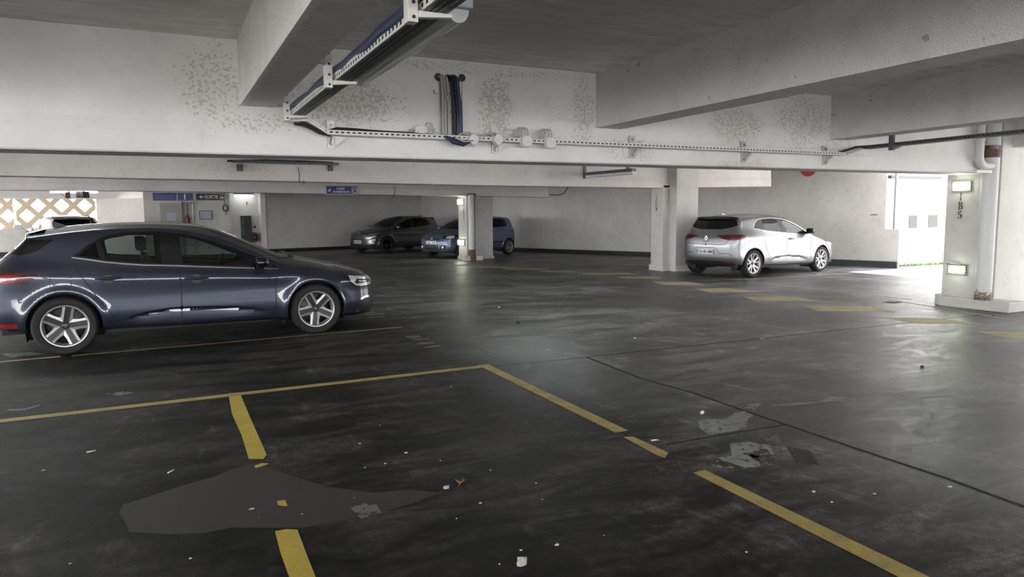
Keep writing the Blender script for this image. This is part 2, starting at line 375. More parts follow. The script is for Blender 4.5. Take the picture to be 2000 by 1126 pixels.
        for _ in range(4):
            p = q.samp(P, [s], [t])[0]; e = 1e-3
            ps = (q.samp(P, [s+e], [t])[0]-p)/e; pt = (q.samp(P, [s], [t+e*5])[0]-p)/(e*5)
            J = np.array([[ps[ax[0]], pt[ax[0]]], [ps[ax[1]], pt[ax[1]]]]); r = np.array([a-p[ax[0]], b-p[ax[1]]])
            if abs(np.linalg.det(J)) < 1e-5: break
            dd = np.clip(np.linalg.solve(J, r), -.03, .03); s = float(np.clip(s+dd[0], q.s0, q.s1)); t = float(np.clip(t+dd[1], 0, NROW-1))
        return s, t
    def poly(q, view, pts, closed=True, step=.03):
        out = []
        P = [p if isinstance(p[0], str) else (view, *p) for p in pts]
        n = len(P)
        for k in range(n if closed else n-1):
            A, B = P[k], P[(k+1) % n]
            if A[0] == B[0]:
                L = math.hypot(A[1]-B[1], A[2]-B[2]); m = max(1, int(L/step))
                for i in range(m): out.append(q.inv(A[0], A[1]+(B[1]-A[1])*i/m, A[2]+(B[2]-A[2])*i/m))
            else:
                a = q.inv(*A); b = q.inv(*B); L = abs(a[0]-b[0])+TSC*abs(a[1]-b[1]); m = max(1, int(L/step))
                for i in range(m): out.append((a[0]+(b[0]-a[0])*i/m, a[1]+(b[1]-a[1])*i/m))
        if not closed: out.append(q.inv(*P[-1]))
        return out
def strip(pts, w):            # closed outline of a band of width w along a polyline (2-D)
    p = [np.array(a[-2:], float) for a in pts]; L = []; R = []
    for i in range(len(p)):
        t = p[min(i+1, len(p)-1)]-p[max(i-1, 0)]; t /= np.linalg.norm(t)+1e-9; n = np.array([-t[1], t[0]])*w/2
        L.append(tuple(p[i]+n)); R.append(tuple(p[i]-n))
    return L+R[::-1]
def inpoly(px, py, poly):
    r = np.zeros(len(px), bool); n = len(poly); j = n-1
    for i in range(n):
        xi, yi = poly[i]; xj, yj = poly[j]
        c = ((yi > py) != (yj > py)) & (px < (xj-xi)*(py-yi)/((yj-yi) if yj != yi else 1e-12)+xi)
        r ^= c; j = i
    return r
def circ(cx, cz, r, n=40, a0=0, a1=360): return [(cx+r*math.cos(rad(a0+(a1-a0)*k/n)), cz+r*math.sin(rad(a0+(a1-a0)*k/n))) for k in range(n)]

def skin(sf, regions):
    """cut the half body along every region outline; returns {region name: (verts, normals, tris)} for the half y > 0"""
    sp = sf.sp
    pts = []; edges = []
    ns = int((sf.s1-sf.s0)/.035); nt = 56
    for i in range(ns+1):
        for k in range(nt+1): pts.append((sf.s0+(sf.s1-sf.s0)*i/ns, (NROW-1)*k/nt*TSC))
    # rim of the patch
    base = len(pts); rim = [(sf.s0, 0), (sf.s1, 0), (sf.s1, (NROW-1)*TSC), (sf.s0, (NROW-1)*TSC)]
    pts += rim; edges += [(base+i, base+(i+1) % 4) for i in range(4)]
    polys = []
    for r in regions:
        pl = sf.poly(r['view'], r['pts'], step=r.get('step', .03))
        pl = [(min(max(s, sf.s0), sf.s1), min(max(t, 0), NROW-1)*TSC) for s, t in pl]
        if r.get('toC'):      # stretch outline over the centre line
            pl = [(s, t) for s, t in pl]
        polys.append(pl); b = len(pts); pts += pl; edges += [(b+i, b+(i+1) % len(pl)) for i in range(len(pl))]
    v, e, f, _, _, _ = delaunay_2d_cdt([Vector(p) for p in pts], edges, [], 0, 1e-5)
    V = np.array([tuple(x) for x in v]); F = np.array([t for t in f if len(t) == 3])
    C = V[F].mean(1)
    keep = (C[:, 0] > sf.s0) & (C[:, 0] < sf.s1) & (C[:, 1] > 0) & (C[:, 1] < (NROW-1)*TSC)
    A2 = np.cross(V[F[:, 1]]-V[F[:, 0]], V[F[:, 2]]-V[F[:, 0]]); keep &= np.abs(A2) > 1e-10
    F = F[keep]; C = C[keep]
    lab = np.zeros(len(F), int)-1
    for k, pl in enumerate(polys): lab[inpoly(C[:, 0], C[:, 1], pl)] = k
    P3 = sf.samp(sf.P, V[:, 0], V[:, 1]/TSC); N3 = sf.samp(sf.N, V[:, 0], V[:, 1]/TSC); N3 /= np.linalg.norm(N3, axis=1, keepdims=True)+1e-12
    P3[np.abs(P3[:, 1]) < 2e-4, 1] = 0
    # winding outward
    fn = np.cross(P3[F[:, 1]]-P3[F[:, 0]], P3[F[:, 2]]-P3[F[:, 0]]); fl = (fn*N3[F[:, 0]]).sum(1) < 0; F[fl] = F[fl][:, ::-1]
    out = {}
    names = ['body']+[r['name'] for r in regions]
    for nm in dict.fromkeys(names):
        ks = [i-1 for i, x in enumerate(names) if x == nm]
        m = np.isin(lab, ks)
        if m.any(): out[nm] = F[m]
    return P3, N3, out
def skin_mesh(name, P, N, F, mat, parent, off=0.0, side='both', flip=False, thick=0.0):
    u, idx = np.unique(F, return_inverse=True); f = idx.reshape(F.shape); p = P[u]+N[u]*off; n = N[u].copy()
    vs, nn, fs = [], [], []
    if side in ('both', 'L'): vs.append(p); nn.append(n); fs.append(f)
    if side in ('both', 'R'):
        b = len(p) if vs else 0; q = p.copy(); q[:, 1] *= -1; m = n.copy(); m[:, 1] *= -1; vs.append(q); nn.append(m); fs.append(f[:, ::-1]+b)
    vs = np.vstack(vs); nn = np.vstack(nn); fs = np.vstack(fs)
    if side == 'both':        # weld the two halves along the centre line
        key = {}; mp = np.arange(len(vs))
        for i in np.nonzero(np.abs(vs[:, 1]) < 1e-5)[0]:
            k = tuple(np.round(vs[i], 5)); mp[i] = key.setdefault(k, i)
        fs = mp[fs]; fs = fs[(fs[:, 0] != fs[:, 1]) & (fs[:, 1] != fs[:, 2]) & (fs[:, 0] != fs[:, 2])]
        u, idx = np.unique(fs, return_inverse=True); vs = vs[u]; nn = nn[u]; fs = idx.reshape(fs.shape)
    if flip: fs = fs[:, ::-1]; nn = -nn
    me = bpy.data.meshes.new(name); me.from_pydata(vs.tolist(), [], fs.tolist()); me.materials.append(MATS[mat])
    me.polygons.foreach_set('use_smooth', [True]*len(fs))
    me.normals_split_custom_set_from_vertices(nn.tolist())
    o = bpy.data.objects.new(name, me); COL.objects.link(o); o.parent = parent
    return o
def rot2(x, z, a): return (x*math.cos(a)-z*math.sin(a), x*math.sin(a)+z*math.cos(a))
def make_wheel(R, r, style, parent_car, mats=('tyre', 'rim_silver', 'rim_dark', 'hub_dark')):
    """wheel about the origin, outer face towards +y; returns the rim object with tyre and hub cap children"""
    w = .1; tp = [(r-.004, .082), (r+.006, .094), (r+.35*(R-r), .103), (r+.75*(R-r), .1), (R-.012, .085), (R, .065), (R, .022), (R-.006, .02), (R-.006, .012), (R, .01), (R, -.065), (R-.02, -.095), (r, -.09)]
    m = MB()
    # rim lip and barrel
    m.cur = 0; m.lathe([(r-.03, .02), (r-.016, .078), (r-.008, .088), (r+.003, .09), (r+.006, .082), (r, .07)], n=64)
    m.cur = 1; m.lathe([(r-.028, .022), (r-.045, -.06), (.055, -.03), (.05, .0), (0.0, .0)], n=40)
    m.cur = 0
    def bar(pts, d0, d1, c=0):
        m.cur = c; n = len(pts); vs = [(x, d0, z) for x, z in pts]+[(x, d1 if isinstance(d1, (int, float)) else d1[i], z) for i, (x, z) in enumerate(pts)]
        m.add(vs, [tuple(range(n)), tuple(range(n, 2*n))]+[(i, (i+1) % n, n+(i+1) % n, n+i) for i in range(n)])
    if style == 'twin':
        for k in range(5):
            a = PI/2+rad(12)+k*2*PI/5
            for sg in (-1, 1):
                bar([rot2(x, z*sg, a) for x, z in ((.045, .026), (r-.012, .030), (r-.016, .055), (.13, .052), (.062, .062), (.048, .040))], .02, [.055, .078, .076, .06, .05, .052])
            bar([rot2(x, z, a) for x, z in ((.03, -.026), (r-.02, -.030), (r-.02, .030), (.03, .026))], .01, [.046, .064, .064, .046], 1)
            b = a+PI/5; bar([rot2(x, z, b) for x, z in ((.04, -.03), (.105, -.012), (.105, .012), (.04, .03))], .01, .038)
    elif style == 'petal':
        for k in range(5):
            a = PI/2+k*2*PI/5
            for sg in (-1, 1):
                bar([rot2(x, z*sg, a) for x, z in ((.03, .0), (.11, .012), (r-.02, .036), (r-.014, .088), (.14, .052), (.05, .035))], .015, [.05, .058, .074, .07, .056, .05])
            bar([rot2(x, z, a) for x, z in ((.02, -.02), (.12, -.013), (.12, .013), (.02, .02))], .01, .05)
    elif style == 'multi':
        for k in range(9):
            a = PI/2+k*2*PI/9; bar([rot2(x, z, a) for x, z in ((.03, -.016), (r-.02, -.013), (r-.02, .013), (.03, .016))], .02, [.05, .075, .075, .05])
    else:
        for k in range(7):
            a = PI/2+k*2*PI/7; bar([rot2(x, z, a) for x, z in ((.03, -.02), (r-.02, -.03), (r-.02, .03), (.03, .02))], .02, [.05, .07, .07, .05])
    rim = m.build('wheel', [mats[1], mats[2]], parent_car, world=False, smooth=True, angle=30)
    t = MB().lathe(tp, n=72).build('tyre', mats[0], rim, world=False, smooth=True, angle=35)
    h = MB().lathe([(.036, .04), (.036, .056), (.03, .06), (.0, .061)], n=28).build('hub_cap', mats[3], rim, world=False, smooth=True)
    return rim
def copy_tree(o, parent):
    c = o.copy(); COL.objects.link(c); c.parent = parent
    for ch in list(o.children):
        d = ch.copy(); COL.objects.link(d); d.parent = c
    return c
def seat(parent, x, y, mat='interior_dark', wide=.25):
    m = MB()
    prof = [(x-.25, .35), (x+.28, .40), (x+.3, .50), (x+.2, .54), (x-.12, .50), (x-.2, .58), (x-.33, 1.02), (x-.42, 1.04), (x-.40, .6)]
    m.prism([(a, y-wide, b) for a, b in prof], (0, 2*wide, 0))
    s = m.build('front_seat', mat, parent, world=False, bevel=.04)
    h = MB()
    h.box(x-.47, x-.37, y-.13, y+.13, 1.08, 1.23); h.tube([(x-.40, y-.06, 1.0), (x-.42, y-.06, 1.1)], .007); h.tube([(x-.40, y+.06, 1.0), (x-.42, y+.06, 1.1)], .007)
    h.build('headrest', mat, s, world=False, bevel=.025)
    return s
def build_car(root, sp, regions, parts):
    """regions: outlines with material; parts: {region: (object name, material, offset, mode)}; mode 'both' one object, 'pair' one object per side"""
    sf = Surf(sp); P, N, out = skin(sf, regions)
    made = {}
    for nm, F in out.items():
        if nm == 'cut': continue
        name, mat, off, mode, par = parts[nm]
        for sd in (('both',) if mode == 'both' else ('R', 'L')):
            pr = root if par is None else made.get((par, sd)) or made.get((par, 'both')) or root
            made[(nm, sd)] = skin_mesh(name, P, N, F, mat, pr, off, sd)
    # dark lining behind the painted sheet metal
    lin = np.vstack([F for nm, F in out.items() if parts.get(nm, (0, 0, 0, 0, 0))[1] in sp['lined']])
    zc = P[lin].mean(1)[:, 2]; lin = lin[zc > .32]
    skin_mesh('inner_lining', P, N, lin, 'interior_dark', root, -.03, 'both', flip=True)
    # wheel houses and floor pan
    wb = sp['wb']; R = sp['arch']
    for cx in (0, wb):
        for sg in (1, -1):
            m = MB(); n = 28; ring = [(cx+(R+.012)*math.cos(PI*k/n), sp['R']+(R+.012)*math.sin(PI*k/n)) for k in range(n+1)]
            ring = [(ring[0][0], .14)]+ring+[(ring[-1][0], .14)]
            st = [sf.inv('S', a, max(b, .15)) for a, b in ring]; yo = sf.samp(sf.P, [s for s, t in st], [t for s, t in st])[:, 1]-.012
            n = len(ring); vs = [(a, sg*min(y, .9), b) for (a, b), y in zip(ring, yo)]+[(a, sg*.52, b) for a, b in ring]
            m.add(vs, [(i, i+1, n+i+1, n+i) for i in range(n-1)]+[tuple(range(n, 2*n))]); m.build('wheel_housing', 'underbody', root, world=False, recalc=False)
    u = MB(); yl = sp['half']-.1
    u.box(R+.02, wb-R-.02, -yl, yl, .2, .27); u.box(sp['tail']+.15, R*-1-.0, -yl+.05, yl-.05, .24, .33); u.box(wb+R, sp['nose']-.18, -yl+.05, yl-.05, .21, .3); u.box(-R, R, -.5, .5, .24, .5); u.box(wb-R, wb+R, -.5, .5, .24, .5)
    u.build('floor_pan', 'underbody', root, world=False)
    # wheels
    wh = None
    for cx in (0, wb):
        for sg in (-1, 1):
            if wh is None: wh = make_wheel(sp['R'], sp['rim'], sp['style'], root, sp.get('wmats', ('tyre', 'rim_silver', 'rim_dark', 'hub_dark'))); o = wh
            else: o = copy_tree(wh, root)
            o.location = (cx, sg*sp['track'], sp['R']); o.rotation_euler = (0, rad(sp['spin'][0 if cx == 0 else 1]), PI if sg < 0 else 0)
    return sf, made
def surf_decal(sf, view, a, b, off=.002):
    s, t = sf.inv(view, a, b); p = sf.samp(sf.P, [s], [t])[0]; n = sf.samp(sf.N, [s], [t])[0]; n /= np.linalg.norm(n)
    return Vector(p)+Vector(n)*off, Vector(n)
def arch_flare(R, zc, wb, amp, w=.045):
    def fn(P):
        for cx in (0, wb):
            r = np.hypot(P[:, :, 0]-cx, P[:, :, 2]-zc); P[:, :, 1] += amp*np.exp(-((r-R-.01)/w)**2)*(P[:, :, 2] < .8)*(P[:, :, 1] > .5)
    return fn
def door_scoop(pts, depth, zlo):
    f = pchip(*zip(*pts)); x0, x1 = pts[0][0], pts[-1][0]
    def fn(P):
        x, z = P[:, :, 0], P[:, :, 2]; zc = f(x); env = np.clip((x-x0)/.25, 0, 1)*np.clip((x1-x)/.3, 0, 1)
        u = np.clip((zc-z)/np.maximum(zc-zlo, .02), 0, 1); up = np.clip((z-zc)/.012, 0, 1)
        d = np.where(z < zc, 1-u, 1-up); d = np.where(z < zlo, 0, d)
        P[:, :, 1] -= depth*env*d*(P[:, :, 1] > .5)
    return fn
def crease(zx, amp, w=.03):          # a soft styling line: bulge along z = f(x)
    f = pchip(*zip(*zx)); x0, x1 = zx[0][0], zx[-1][0]
    def fn(P):
        x, z = P[:, :, 0], P[:, :, 2]; env = np.clip((x-x0)/.2, 0, 1)*np.clip((x1-x)/.2, 0, 1)
        d = z-f(x); P[:, :, 1] += amp*env*np.where(d > 0, np.exp(-d/w), np.exp(d/(w*2.5)))*(P[:, :, 1] > .5)
    return fn
def handle(root, sf, x, z, sd, par, mat='plastic_black', body=None, L=.125):
    p, n = surf_decal(sf, 'S', x, z, 0)
    m = MB(); N = 12
    pts = [Vector((x-L+2*L*k/N, p.y+.012+.026*math.sin(PI*k/N)**.6, z+.004)) for k in range(N+1)]
    vs = []
    m.tube(pts, [.007+.011*math.sin(PI*k/N) for k in range(N+1)], 8)
    m.lathe([(0, 0), (.046, .001), (.054, .006), (.0, .006)], (x, p.y-.003, z-.004), 'y', 24)
    if sd == 'R': m.v = [(a, -b, c) for a, b, c in m.v]
    return m.build('door_handle', body or mat, par, world=False, smooth=True)
def door_mirror(root, sf, x, z, sd, mat_cap, off=.10, size=1.0):
    p, n = surf_decal(sf, 'S', x, z, 0); m = MB(); y = p.y+off
    ring = []
    for k, (dx, s) in enumerate(((-.055, .78), (-.05, .9), (.0, 1.0), (.05, .86), (.085, .55), (.095, .2))):
        ring.append([(x+dx*size, y+(.105*math.copysign(abs(math.cos(a))**.7, math.cos(a))*s+.01)*size, z+.035+(.07*math.copysign(abs(math.sin(a))**.7, math.sin(a))*s)*size) for a in [2*PI*i/20 for i in range(20)]])
    vs = sum(ring, []); fs = [(j*20+i, j*20+(i+1) % 20, (j+1)*20+(i+1) % 20, (j+1)*20+i) for j in range(5) for i in range(20)]+[tuple(range(20)), tuple(range(100, 120))]
    m.add(vs, fs)
    fl = (lambda v: [(a, -b, c) for a, b, c in v]) if sd == 'R' else (lambda v: v)
    m.v = fl(m.v); cap = m.build('door_mirror', mat_cap, root, world=False, smooth=True)
    a = MB(); a.prism([(x-.03, p.y-.02, z-.04), (x+.06, p.y-.02, z-.04), (x+.05, p.y-.02, z+.01), (x-.03, p.y-.02, z+.01)], (0, off*.6+.02, .02)); a.v = fl(a.v); a.build('mirror_arm', 'gloss_black', cap, world=False, bevel=.006)
    g = MB(); g.prism([(x-.056*size, y+(.01+.085*math.cos(t))*size, z+.035+.055*math.sin(t)*size) for t in [2*PI*i/16 for i in range(16)]], (-.003, 0, 0)); g.v = fl(g.v); g.build('mirror_glass', 'chrome', cap, world=False)
    return cap
def diamond(o, x, y, size, t=.006, ring=.28):     # open rhombus badge solid
    m = MB(); M = frame4(o, x, y); h, w = size/2, size*.37
    A = [(0, h), (w, 0), (0, -h), (-w, 0)]; B = [(a*(1-ring*1.5), b*(1-ring*1.5)) for a, b in A]
    vs = [M @ Vector((a, b, z)) for z in (0, t) for a, b in A]+[M @ Vector((a, b, z)) for z in (0, t) for a, b in B]
    fs = []
    for i in range(4):
        j = (i+1) % 4; fs += [(4+i, 4+j, 12+j, 12+i), (i, j, 4+j, 4+i), (8+i, 12+i, 12+j, 8+j)]
    return m.add(vs, fs)
def number_plate(root, o, x, y, txt, w=.52, h=.11, txtw=.40, blue=True, par=None, cap=.075):
    M = frame4(o, x, y); m = MB(); m.hexa([M @ Vector((a, b, c)) for a in (-w/2, w/2) for b in (-h/2, h/2) for c in (-.004, .004)])
    pl = m.build('number_plate', 'plate_white', par or root, world=False, bevel=.003)
    if blue:
        for x0, x1, nm in ((-w/2+.002, -w/2+.042, 'country_band'), (w/2-.042, w/2-.002, 'department_band')):
            b = MB(); b.hexa([M @ Vector((a, q, c)) for a in (x0, x1) for q in (-h/2+.003, h/2-.003) for c in (.0035, .0055)])
            b.build(nm, 'plate_blue', pl, world=False)
        v, f = text_mb('F', .04, M @ Matrix.Translation((-w/2+.012, -h/2+.012, .0057)), .0006, .001); t = MB(); t.add(v, f); t.build('country_letter', 'letter_white', pl, world=False)
    if txt:
        v, f = text_mb(txt, .1, M @ Matrix.Translation((-txtw/2, -cap/2, .0057)), .0008, .0022, cap=cap, width=txtw); t = MB(); t.add(v, f); t.build('plate_lettering', 'letter_black', pl, world=False)
    return pl
def wiper(root, pts, n, mat='plastic_black'):
    m = MB(); m.tube(pts, .009, 6); m.lathe([(0, -.01), (.022, -.01), (.018, .02), (0, .022)], pts[0], 'z', 12); return m.build('wiper', mat, root, world=False)
def fin_antenna(root, x, z, mat):
    m = MB(); pr = [(x-.09, z), (x+.09, z), (x+.02, z+.03), (x-.06, z+.062), (x-.085, z+.058)]
    m.prism([(a, -.016, b) for a, b in pr], (0, .032, 0)); return m.build('roof_antenna', mat, root, world=False, bevel=.01)
def cabin(root, wheel_left=True, belt=.92, xs=(1.2,), rear_x=.35, dash=2.0, red=False):
    for x in xs:
        for y in (-.36, .36): seat(root, x, y)
    m = MB(); m.prism([(a, -.62, b) for a, b in ((rear_x-.25, .4), (rear_x+.3, .42), (rear_x+.3, .55), (rear_x, .55), (rear_x-.2, .98), (rear_x-.32, .98))], (0, 1.24, 0)); rs = m.build('rear_seat', 'interior_dark', root, world=False, bevel=.04)
    for y in (-.36, .36): h = MB(); h.box(rear_x-.31, rear_x-.22, y-.12, y+.12, .98, 1.10); h.build('headrest', 'interior_dark', rs, world=False, bevel=.025)
    d = MB(); d.prism([(a, -.68, b) for a, b in ((dash-.22, .5), (dash+.35, .5), (dash+.42, belt-.06), (dash+.05, belt+.01), (dash-.22, belt-.07), (dash-.26, .75))], (0, 1.36, 0)); da = d.build('dashboard', 'interior_dark', root, world=False, bevel=.03)
    s = MB(); c = Vector((dash-.34, .36, belt-.06)); ax = Vector((-.85, 0, .5)).normalized(); a = Vector((0, 1, 0)); b = ax.cross(a)
    s.tube([c+(a*math.cos(t)+b*math.sin(t))*.18 for t in [2*PI*k/28 for k in range(29)]], .014, 8, cap=False)
    for t in (0, PI, 1.5*PI): s.tube([c, c+(a*math.cos(t)+b*math.sin(t))*.18], .012, 6)
    s.tube([c, c-ax*.14], .03, 8); s.build('steering_wheel', 'interior_dark', root, world=False, smooth=True)
    return da

# ---------------------------------------------------------------- the dark hatchback
MEG = dict(wb=2.669, rc=-.28, fc=2.98, Lr=.95, Lf=.95, tum=.42, crown=2.4, R=.312, rim=.222, arch=.352, half=.9, tail=-.72, nose=3.52, track=.795, style='twin', spin=(0, 40),
  W=[(-.28, .855), (0, .888), (.6, .893), (1.3, .897), (2.1, .893), (2.67, .897), (2.98, .868)],
  z0=[(-.28, .25), (0, .24), (1.3, .205), (2.67, .19), (2.98, .185)],
  z2=[(-.28, .48), (0, .46), (1.3, .43), (2.67, .40), (2.98, .37)], in2=[(-.3, .0), (3, .0)],
  z3=[(-.28, .66), (0, .63), (1.3, .60), (2.67, .57), (2.98, .52)], in3=[(-.3, .006), (3, .01)],
  z4=[(-.28, .84), (0, .815), (.6, .79), (1.3, .765), (2.2, .73), (2.67, .70), (2.98, .635)],
  z5=[(-.28, 1.03), (0, 1.02), (.2, 1.005), (.413, .975), (.777, .935), (1.11, .915), (1.65, .872), (2.23, .838), (2.6, .81), (2.98, .735)],
  bi=[(-.28, .085), (.4, .06), (1.3, .05), (2.2, .055), (2.6, .075), (2.98, .09)],
  z6=[(-.28, 1.255), (0, 1.295), (.3, 1.327), (.62, 1.342), (.98, 1.335), (1.25, 1.30), (1.56, 1.205), (1.9, 1.065), (2.16, .935), (2.34, .868), (2.6, .838), (2.98, .762)],
  zt=[(-.28, 1.325), (.043, 1.37), (.4, 1.40), (.845, 1.41), (1.234, 1.393), (1.55, 1.345), (1.8, 1.25), (2.15, 1.09), (2.4, .985), (2.58, .945), (2.8, .905), (2.98, .86)],
  front=[(3.44, .17), (3.52, .22), (3.56, .36), (3.55, .52), (3.52, .64), (3.45, .715), (3.40, .742), (3.30, .775), (3.16, .82), (3.10, .835)], nf=[3.0]*5+[2.7]*5,
  rear=[(-.60, .24), (-.69, .31), (-.745, .47), (-.75, .66), (-.73, .83), (-.60, 1.01), (-.33, 1.25), (-.34, 1.28), (-.32, 1.30), (-.30, 1.31)], nr=[3.2]*5+[3.0, 3.4, 3.4, 3.4, 3.4],
  mods=[arch_flare(.36, .312, 2.669, .020, .05), door_scoop([(.52, .33), (.8, .40), (1.1, .428), (1.7, .40), (2.1, .33)], .026, .27), crease([(.25, .80), (.8, .785), (1.6, .755), (2.3, .72)], .010, .05)],
  lined=('paint_slate', 'gloss_black'))
MEG_BELT = [(.10, 1.045), (.25, 1.018), (.413, .985), (.60, .958), (.777, .938), (1.11, .918), (1.65, .875), (2.235, .835)]
MEG_DLO = MEG_BELT+[(2.19, .885), (1.95, 1.005), (1.72, 1.105), (1.5, 1.19), (1.25, 1.262), (.98, 1.30), (.62, 1.305), (.42, 1.265), (.25, 1.17)]
def meg_regions():
    R = lambda name, view, pts, **k: dict(name=name, view=view, pts=pts, **k)
    rg = []
    rear_d = [(.11, 1.04), (.15, .89), (.30, .63), (.497, .33), (.56, .285), (1.14, .275), (1.148, .60), (1.144, .80), (1.112, .918), (.777, .938), (.413, .985)]
    front_d = [(1.112, .918), (1.144, .80), (1.148, .60), (1.14, .275), (2.16, .255), (2.185, .30), (2.185, .69), (2.25, .832), (1.65, .875)]
    rg += [R('rear_door', 'S', rear_d), R('front_door', 'S', front_d)]
    rg += [R('seam', 'S', strip(rear_d[0:6], .008)), R('seam', 'S', strip(rear_d[5:9], .009)), R('seam', 'S', strip(front_d[3:8], .008))]
    ZC = pchip(*zip(*[(.52, .33), (.8, .40), (1.1, .428), (1.7, .40), (2.1, .33)]))
    for nm, xa, xb in (('rear_door', .56, 1.13), ('front_door', 1.16, 2.08)): rg.append(R(nm, 'S', strip([(x, float(ZC(x))+.006) for x in np.linspace(xa, xb, 16)], .013), step=.02)); rg.append(R(nm, 'S', strip([(x, float(ZC(x))+.03) for x in np.linspace(xa, xb, 16)], .02), step=.03))
    rg += [R('dlo', 'S', MEG_DLO), R('chrome', 'S', strip([(x, z-.006) for x, z in MEG_BELT], .016))]
    rg += [R('quarter_window', 'S', [(.165, 1.055), (.36, 1.018), (.33, 1.195), (.27, 1.155)]),
           R('rear_side_window', 'S', [(.415, 1.008), (.6, .982), (.777, .962), (.965, .945), (.955, 1.272), (.64, 1.278), (.45, 1.24), (.385, 1.205)]),
           R('front_side_window', 'S', [(1.185, .935), (1.65, .897), (2.12, .862), (2.09, .90), (1.92, .985), (1.7, 1.085), (1.5, 1.163), (1.3, 1.225), (1.165, 1.252)])]
    rg += [R('seam', 'S', strip([(2.30, .30), (2.24, .42), (2.19, .47)], .001)),
           R('fuel_flap', 'S', strip([(-.10, .86), (-.11, .74), (-.08, .71), (.06, .705), (.08, .73), (.085, .855), (.06, .87), (-.08, .875), (-.10, .86)], .005)),
           R('fender_vent', 'S', [(2.25, .725), (2.48, .722), (2.40, .70), (2.25, .70)])]
    rg += [R('headlight', 'S', [(3.0, .725), (3.12, .598), (3.18, .555), ('S', 3.30, .545), ('F', .60, .555), ('F', .56, .60), ('F', .52, .66), ('F', .62, .685), ('S', 3.28, .70)], step=.02),
           R('headlight_reflector', 'S', [(3.10, .705), (3.27, .688), ('F', .62, .67), ('F', .62, .645), (3.26, .655), (3.20, .66), (3.17, .62), (3.20, .60), ('S', 3.28, .60), ('F', .62, .60), ('F', .62, .57), ('S', 3.26, .565), (3.19, .575), (3.12, .63)], step=.02),
           R('air_intake', 'S', [(3.24, .39), (3.32, .412), ('F', .66, .415), ('F', .60, .40), ('F', .62, .25), ('S', 3.28, .245), (3.19, .245), (3.21, .32)], step=.02),
           R('intake_trim', 'S', [(3.185, .238), ('S', 3.28, .236), ('F', .60, .24), ('F', .585, .41), ('F', .60, .412), ('F', .612, .258), ('S', 3.28, .255), (3.185, .252)], step=.02),
           R('intake_trim', 'S', [(3.25, .385), (3.32, .408), ('F', .66, .413), ('F', .59, .402), ('F', .59, .422), ('F', .66, .435), ('S', 3.31, .43), (3.24, .405)], step=.02),
           R('grille', 'F', [(0, .70), (.50, .665), (.48, .56), (.36, .50), (0, .49)]), R('grille', 'F', [(0, .41), (.52, .40), (.50, .27), (0, .25)])]
    rg += [R('tail_light', 'S', [(-.215, .872), (-.29, .80), (-.34, .775), (-.50, .775), ('B', .70, .775), ('B', .45, .80), ('B', .30, .825), ('B', .30, .875), ('B', .60, .90), ('S', -.50, .90), (-.36, .895)], step=.025),
           R('tail_lens', 'S', [(-.34, .86), (-.42, .80), (-.50, .79), ('B', .66, .80), ('B', .66, .87), ('S', -.48, .88)], step=.025),
           R('bumper_reflector', 'S', [(-.42, .36), (-.50, .365), ('B', .62, .365), ('B', .62, .32), ('S', -.50, .315), (-.43, .32)], step=.03),
           R('rear_window', 'B', [(0, 1.035), (.55, 1.04), (.60, 1.06), (.52, 1.205), (.47, 1.225), (0, 1.235)]),
           R('tailgate_side', 'S', [(-.30, 1.24), (-.05, 1.235), (-.20, 1.12), (-.34, 1.075), ('B', .64, 1.09), ('B', .58, 1.235)]),
           R('windshield', 'T', [(2.50, 0), (2.48, .25), (2.42, .45), (2.26, .62), (2.16, .635), (1.9, .585), (1.6, .53), (1.46, .45), (1.42, .25), (1.41, 0)]),
           R('cowl', 'T', [(2.50, 0), (2.48, .25), (2.42, .45), (2.26, .62), (2.29, .66), (2.47, .5), (2.55, .25), (2.57, 0)]),
           R('seam', 'T', strip([(2.30, .70), (2.5, .715), (2.8, .70), (3.0, .66), (3.25, .6)], .008)),
           R('lower_trim', 'F', [(0, .22), (.6, .215), (.72, .18), (.5, .165), (0, .165)])]
    for cx in (0, 2.669): rg.append(R('cut', 'S', circ(cx, .312, .352, 60, -25, 205)+[(cx-.31, .1), (cx+.31, .1)]))
    return rg
MEG_PARTS = {'body': ('body_shell', 'paint_slate', 0, 'both', None), 'rear_door': ('rear_door', 'paint_slate', 0, 'pair', None), 'front_door': ('front_door', 'paint_slate', 0, 'pair', None),
  'seam': ('panel_gap', 'seam', -.004, 'both', None), 'dlo': ('window_surround', 'gloss_black', 0, 'pair', None), 'chrome': ('window_trim', 'chrome', .003, 'pair', None),
  'quarter_window': ('quarter_window', 'car_glass_dark', -.003, 'pair', None), 'rear_side_window': ('side_window', 'car_glass', -.003, 'pair', None), 'front_side_window': ('side_window', 'car_glass', -.003, 'pair', None),
  'fuel_flap': ('fuel_flap', 'seam', -.002, 'pair', None), 'fender_vent': ('fender_vent', 'plastic_black', .001, 'pair', None), 'headlight': ('headlight', 'lamp_dark', .002, 'pair', None),
  'headlight_reflector': ('daytime_light', 'lamp_bright', .003, 'pair', 'headlight'), 'air_intake': ('air_intake', 'plastic_black', -.01, 'pair', None), 'intake_trim': ('intake_trim', 'chrome', .006, 'pair', 'air_intake'),
  'grille': ('grille', 'plastic_black', -.01, 'both', None), 'tail_light': ('tail_light', 'lamp_red_dark', .004, 'pair', None), 'tail_lens': ('tail_lens', 'lamp_red', .006, 'pair', 'tail_light'),
  'bumper_reflector': ('bumper_reflector', 'lamp_red', .003, 'pair', None), 'rear_window': ('rear_window', 'car_glass_dark', -.002, 'both', None), 'tailgate_side': ('tailgate_trim', 'gloss_black', .001, 'pair', None),
  'windshield': ('windshield', 'car_glass', -.002, 'both', None), 'cowl': ('cowl', 'plastic_black', -.006, 'both', None), 'lower_trim': ('front_lip', 'plastic_black', .006, 'both', None)}
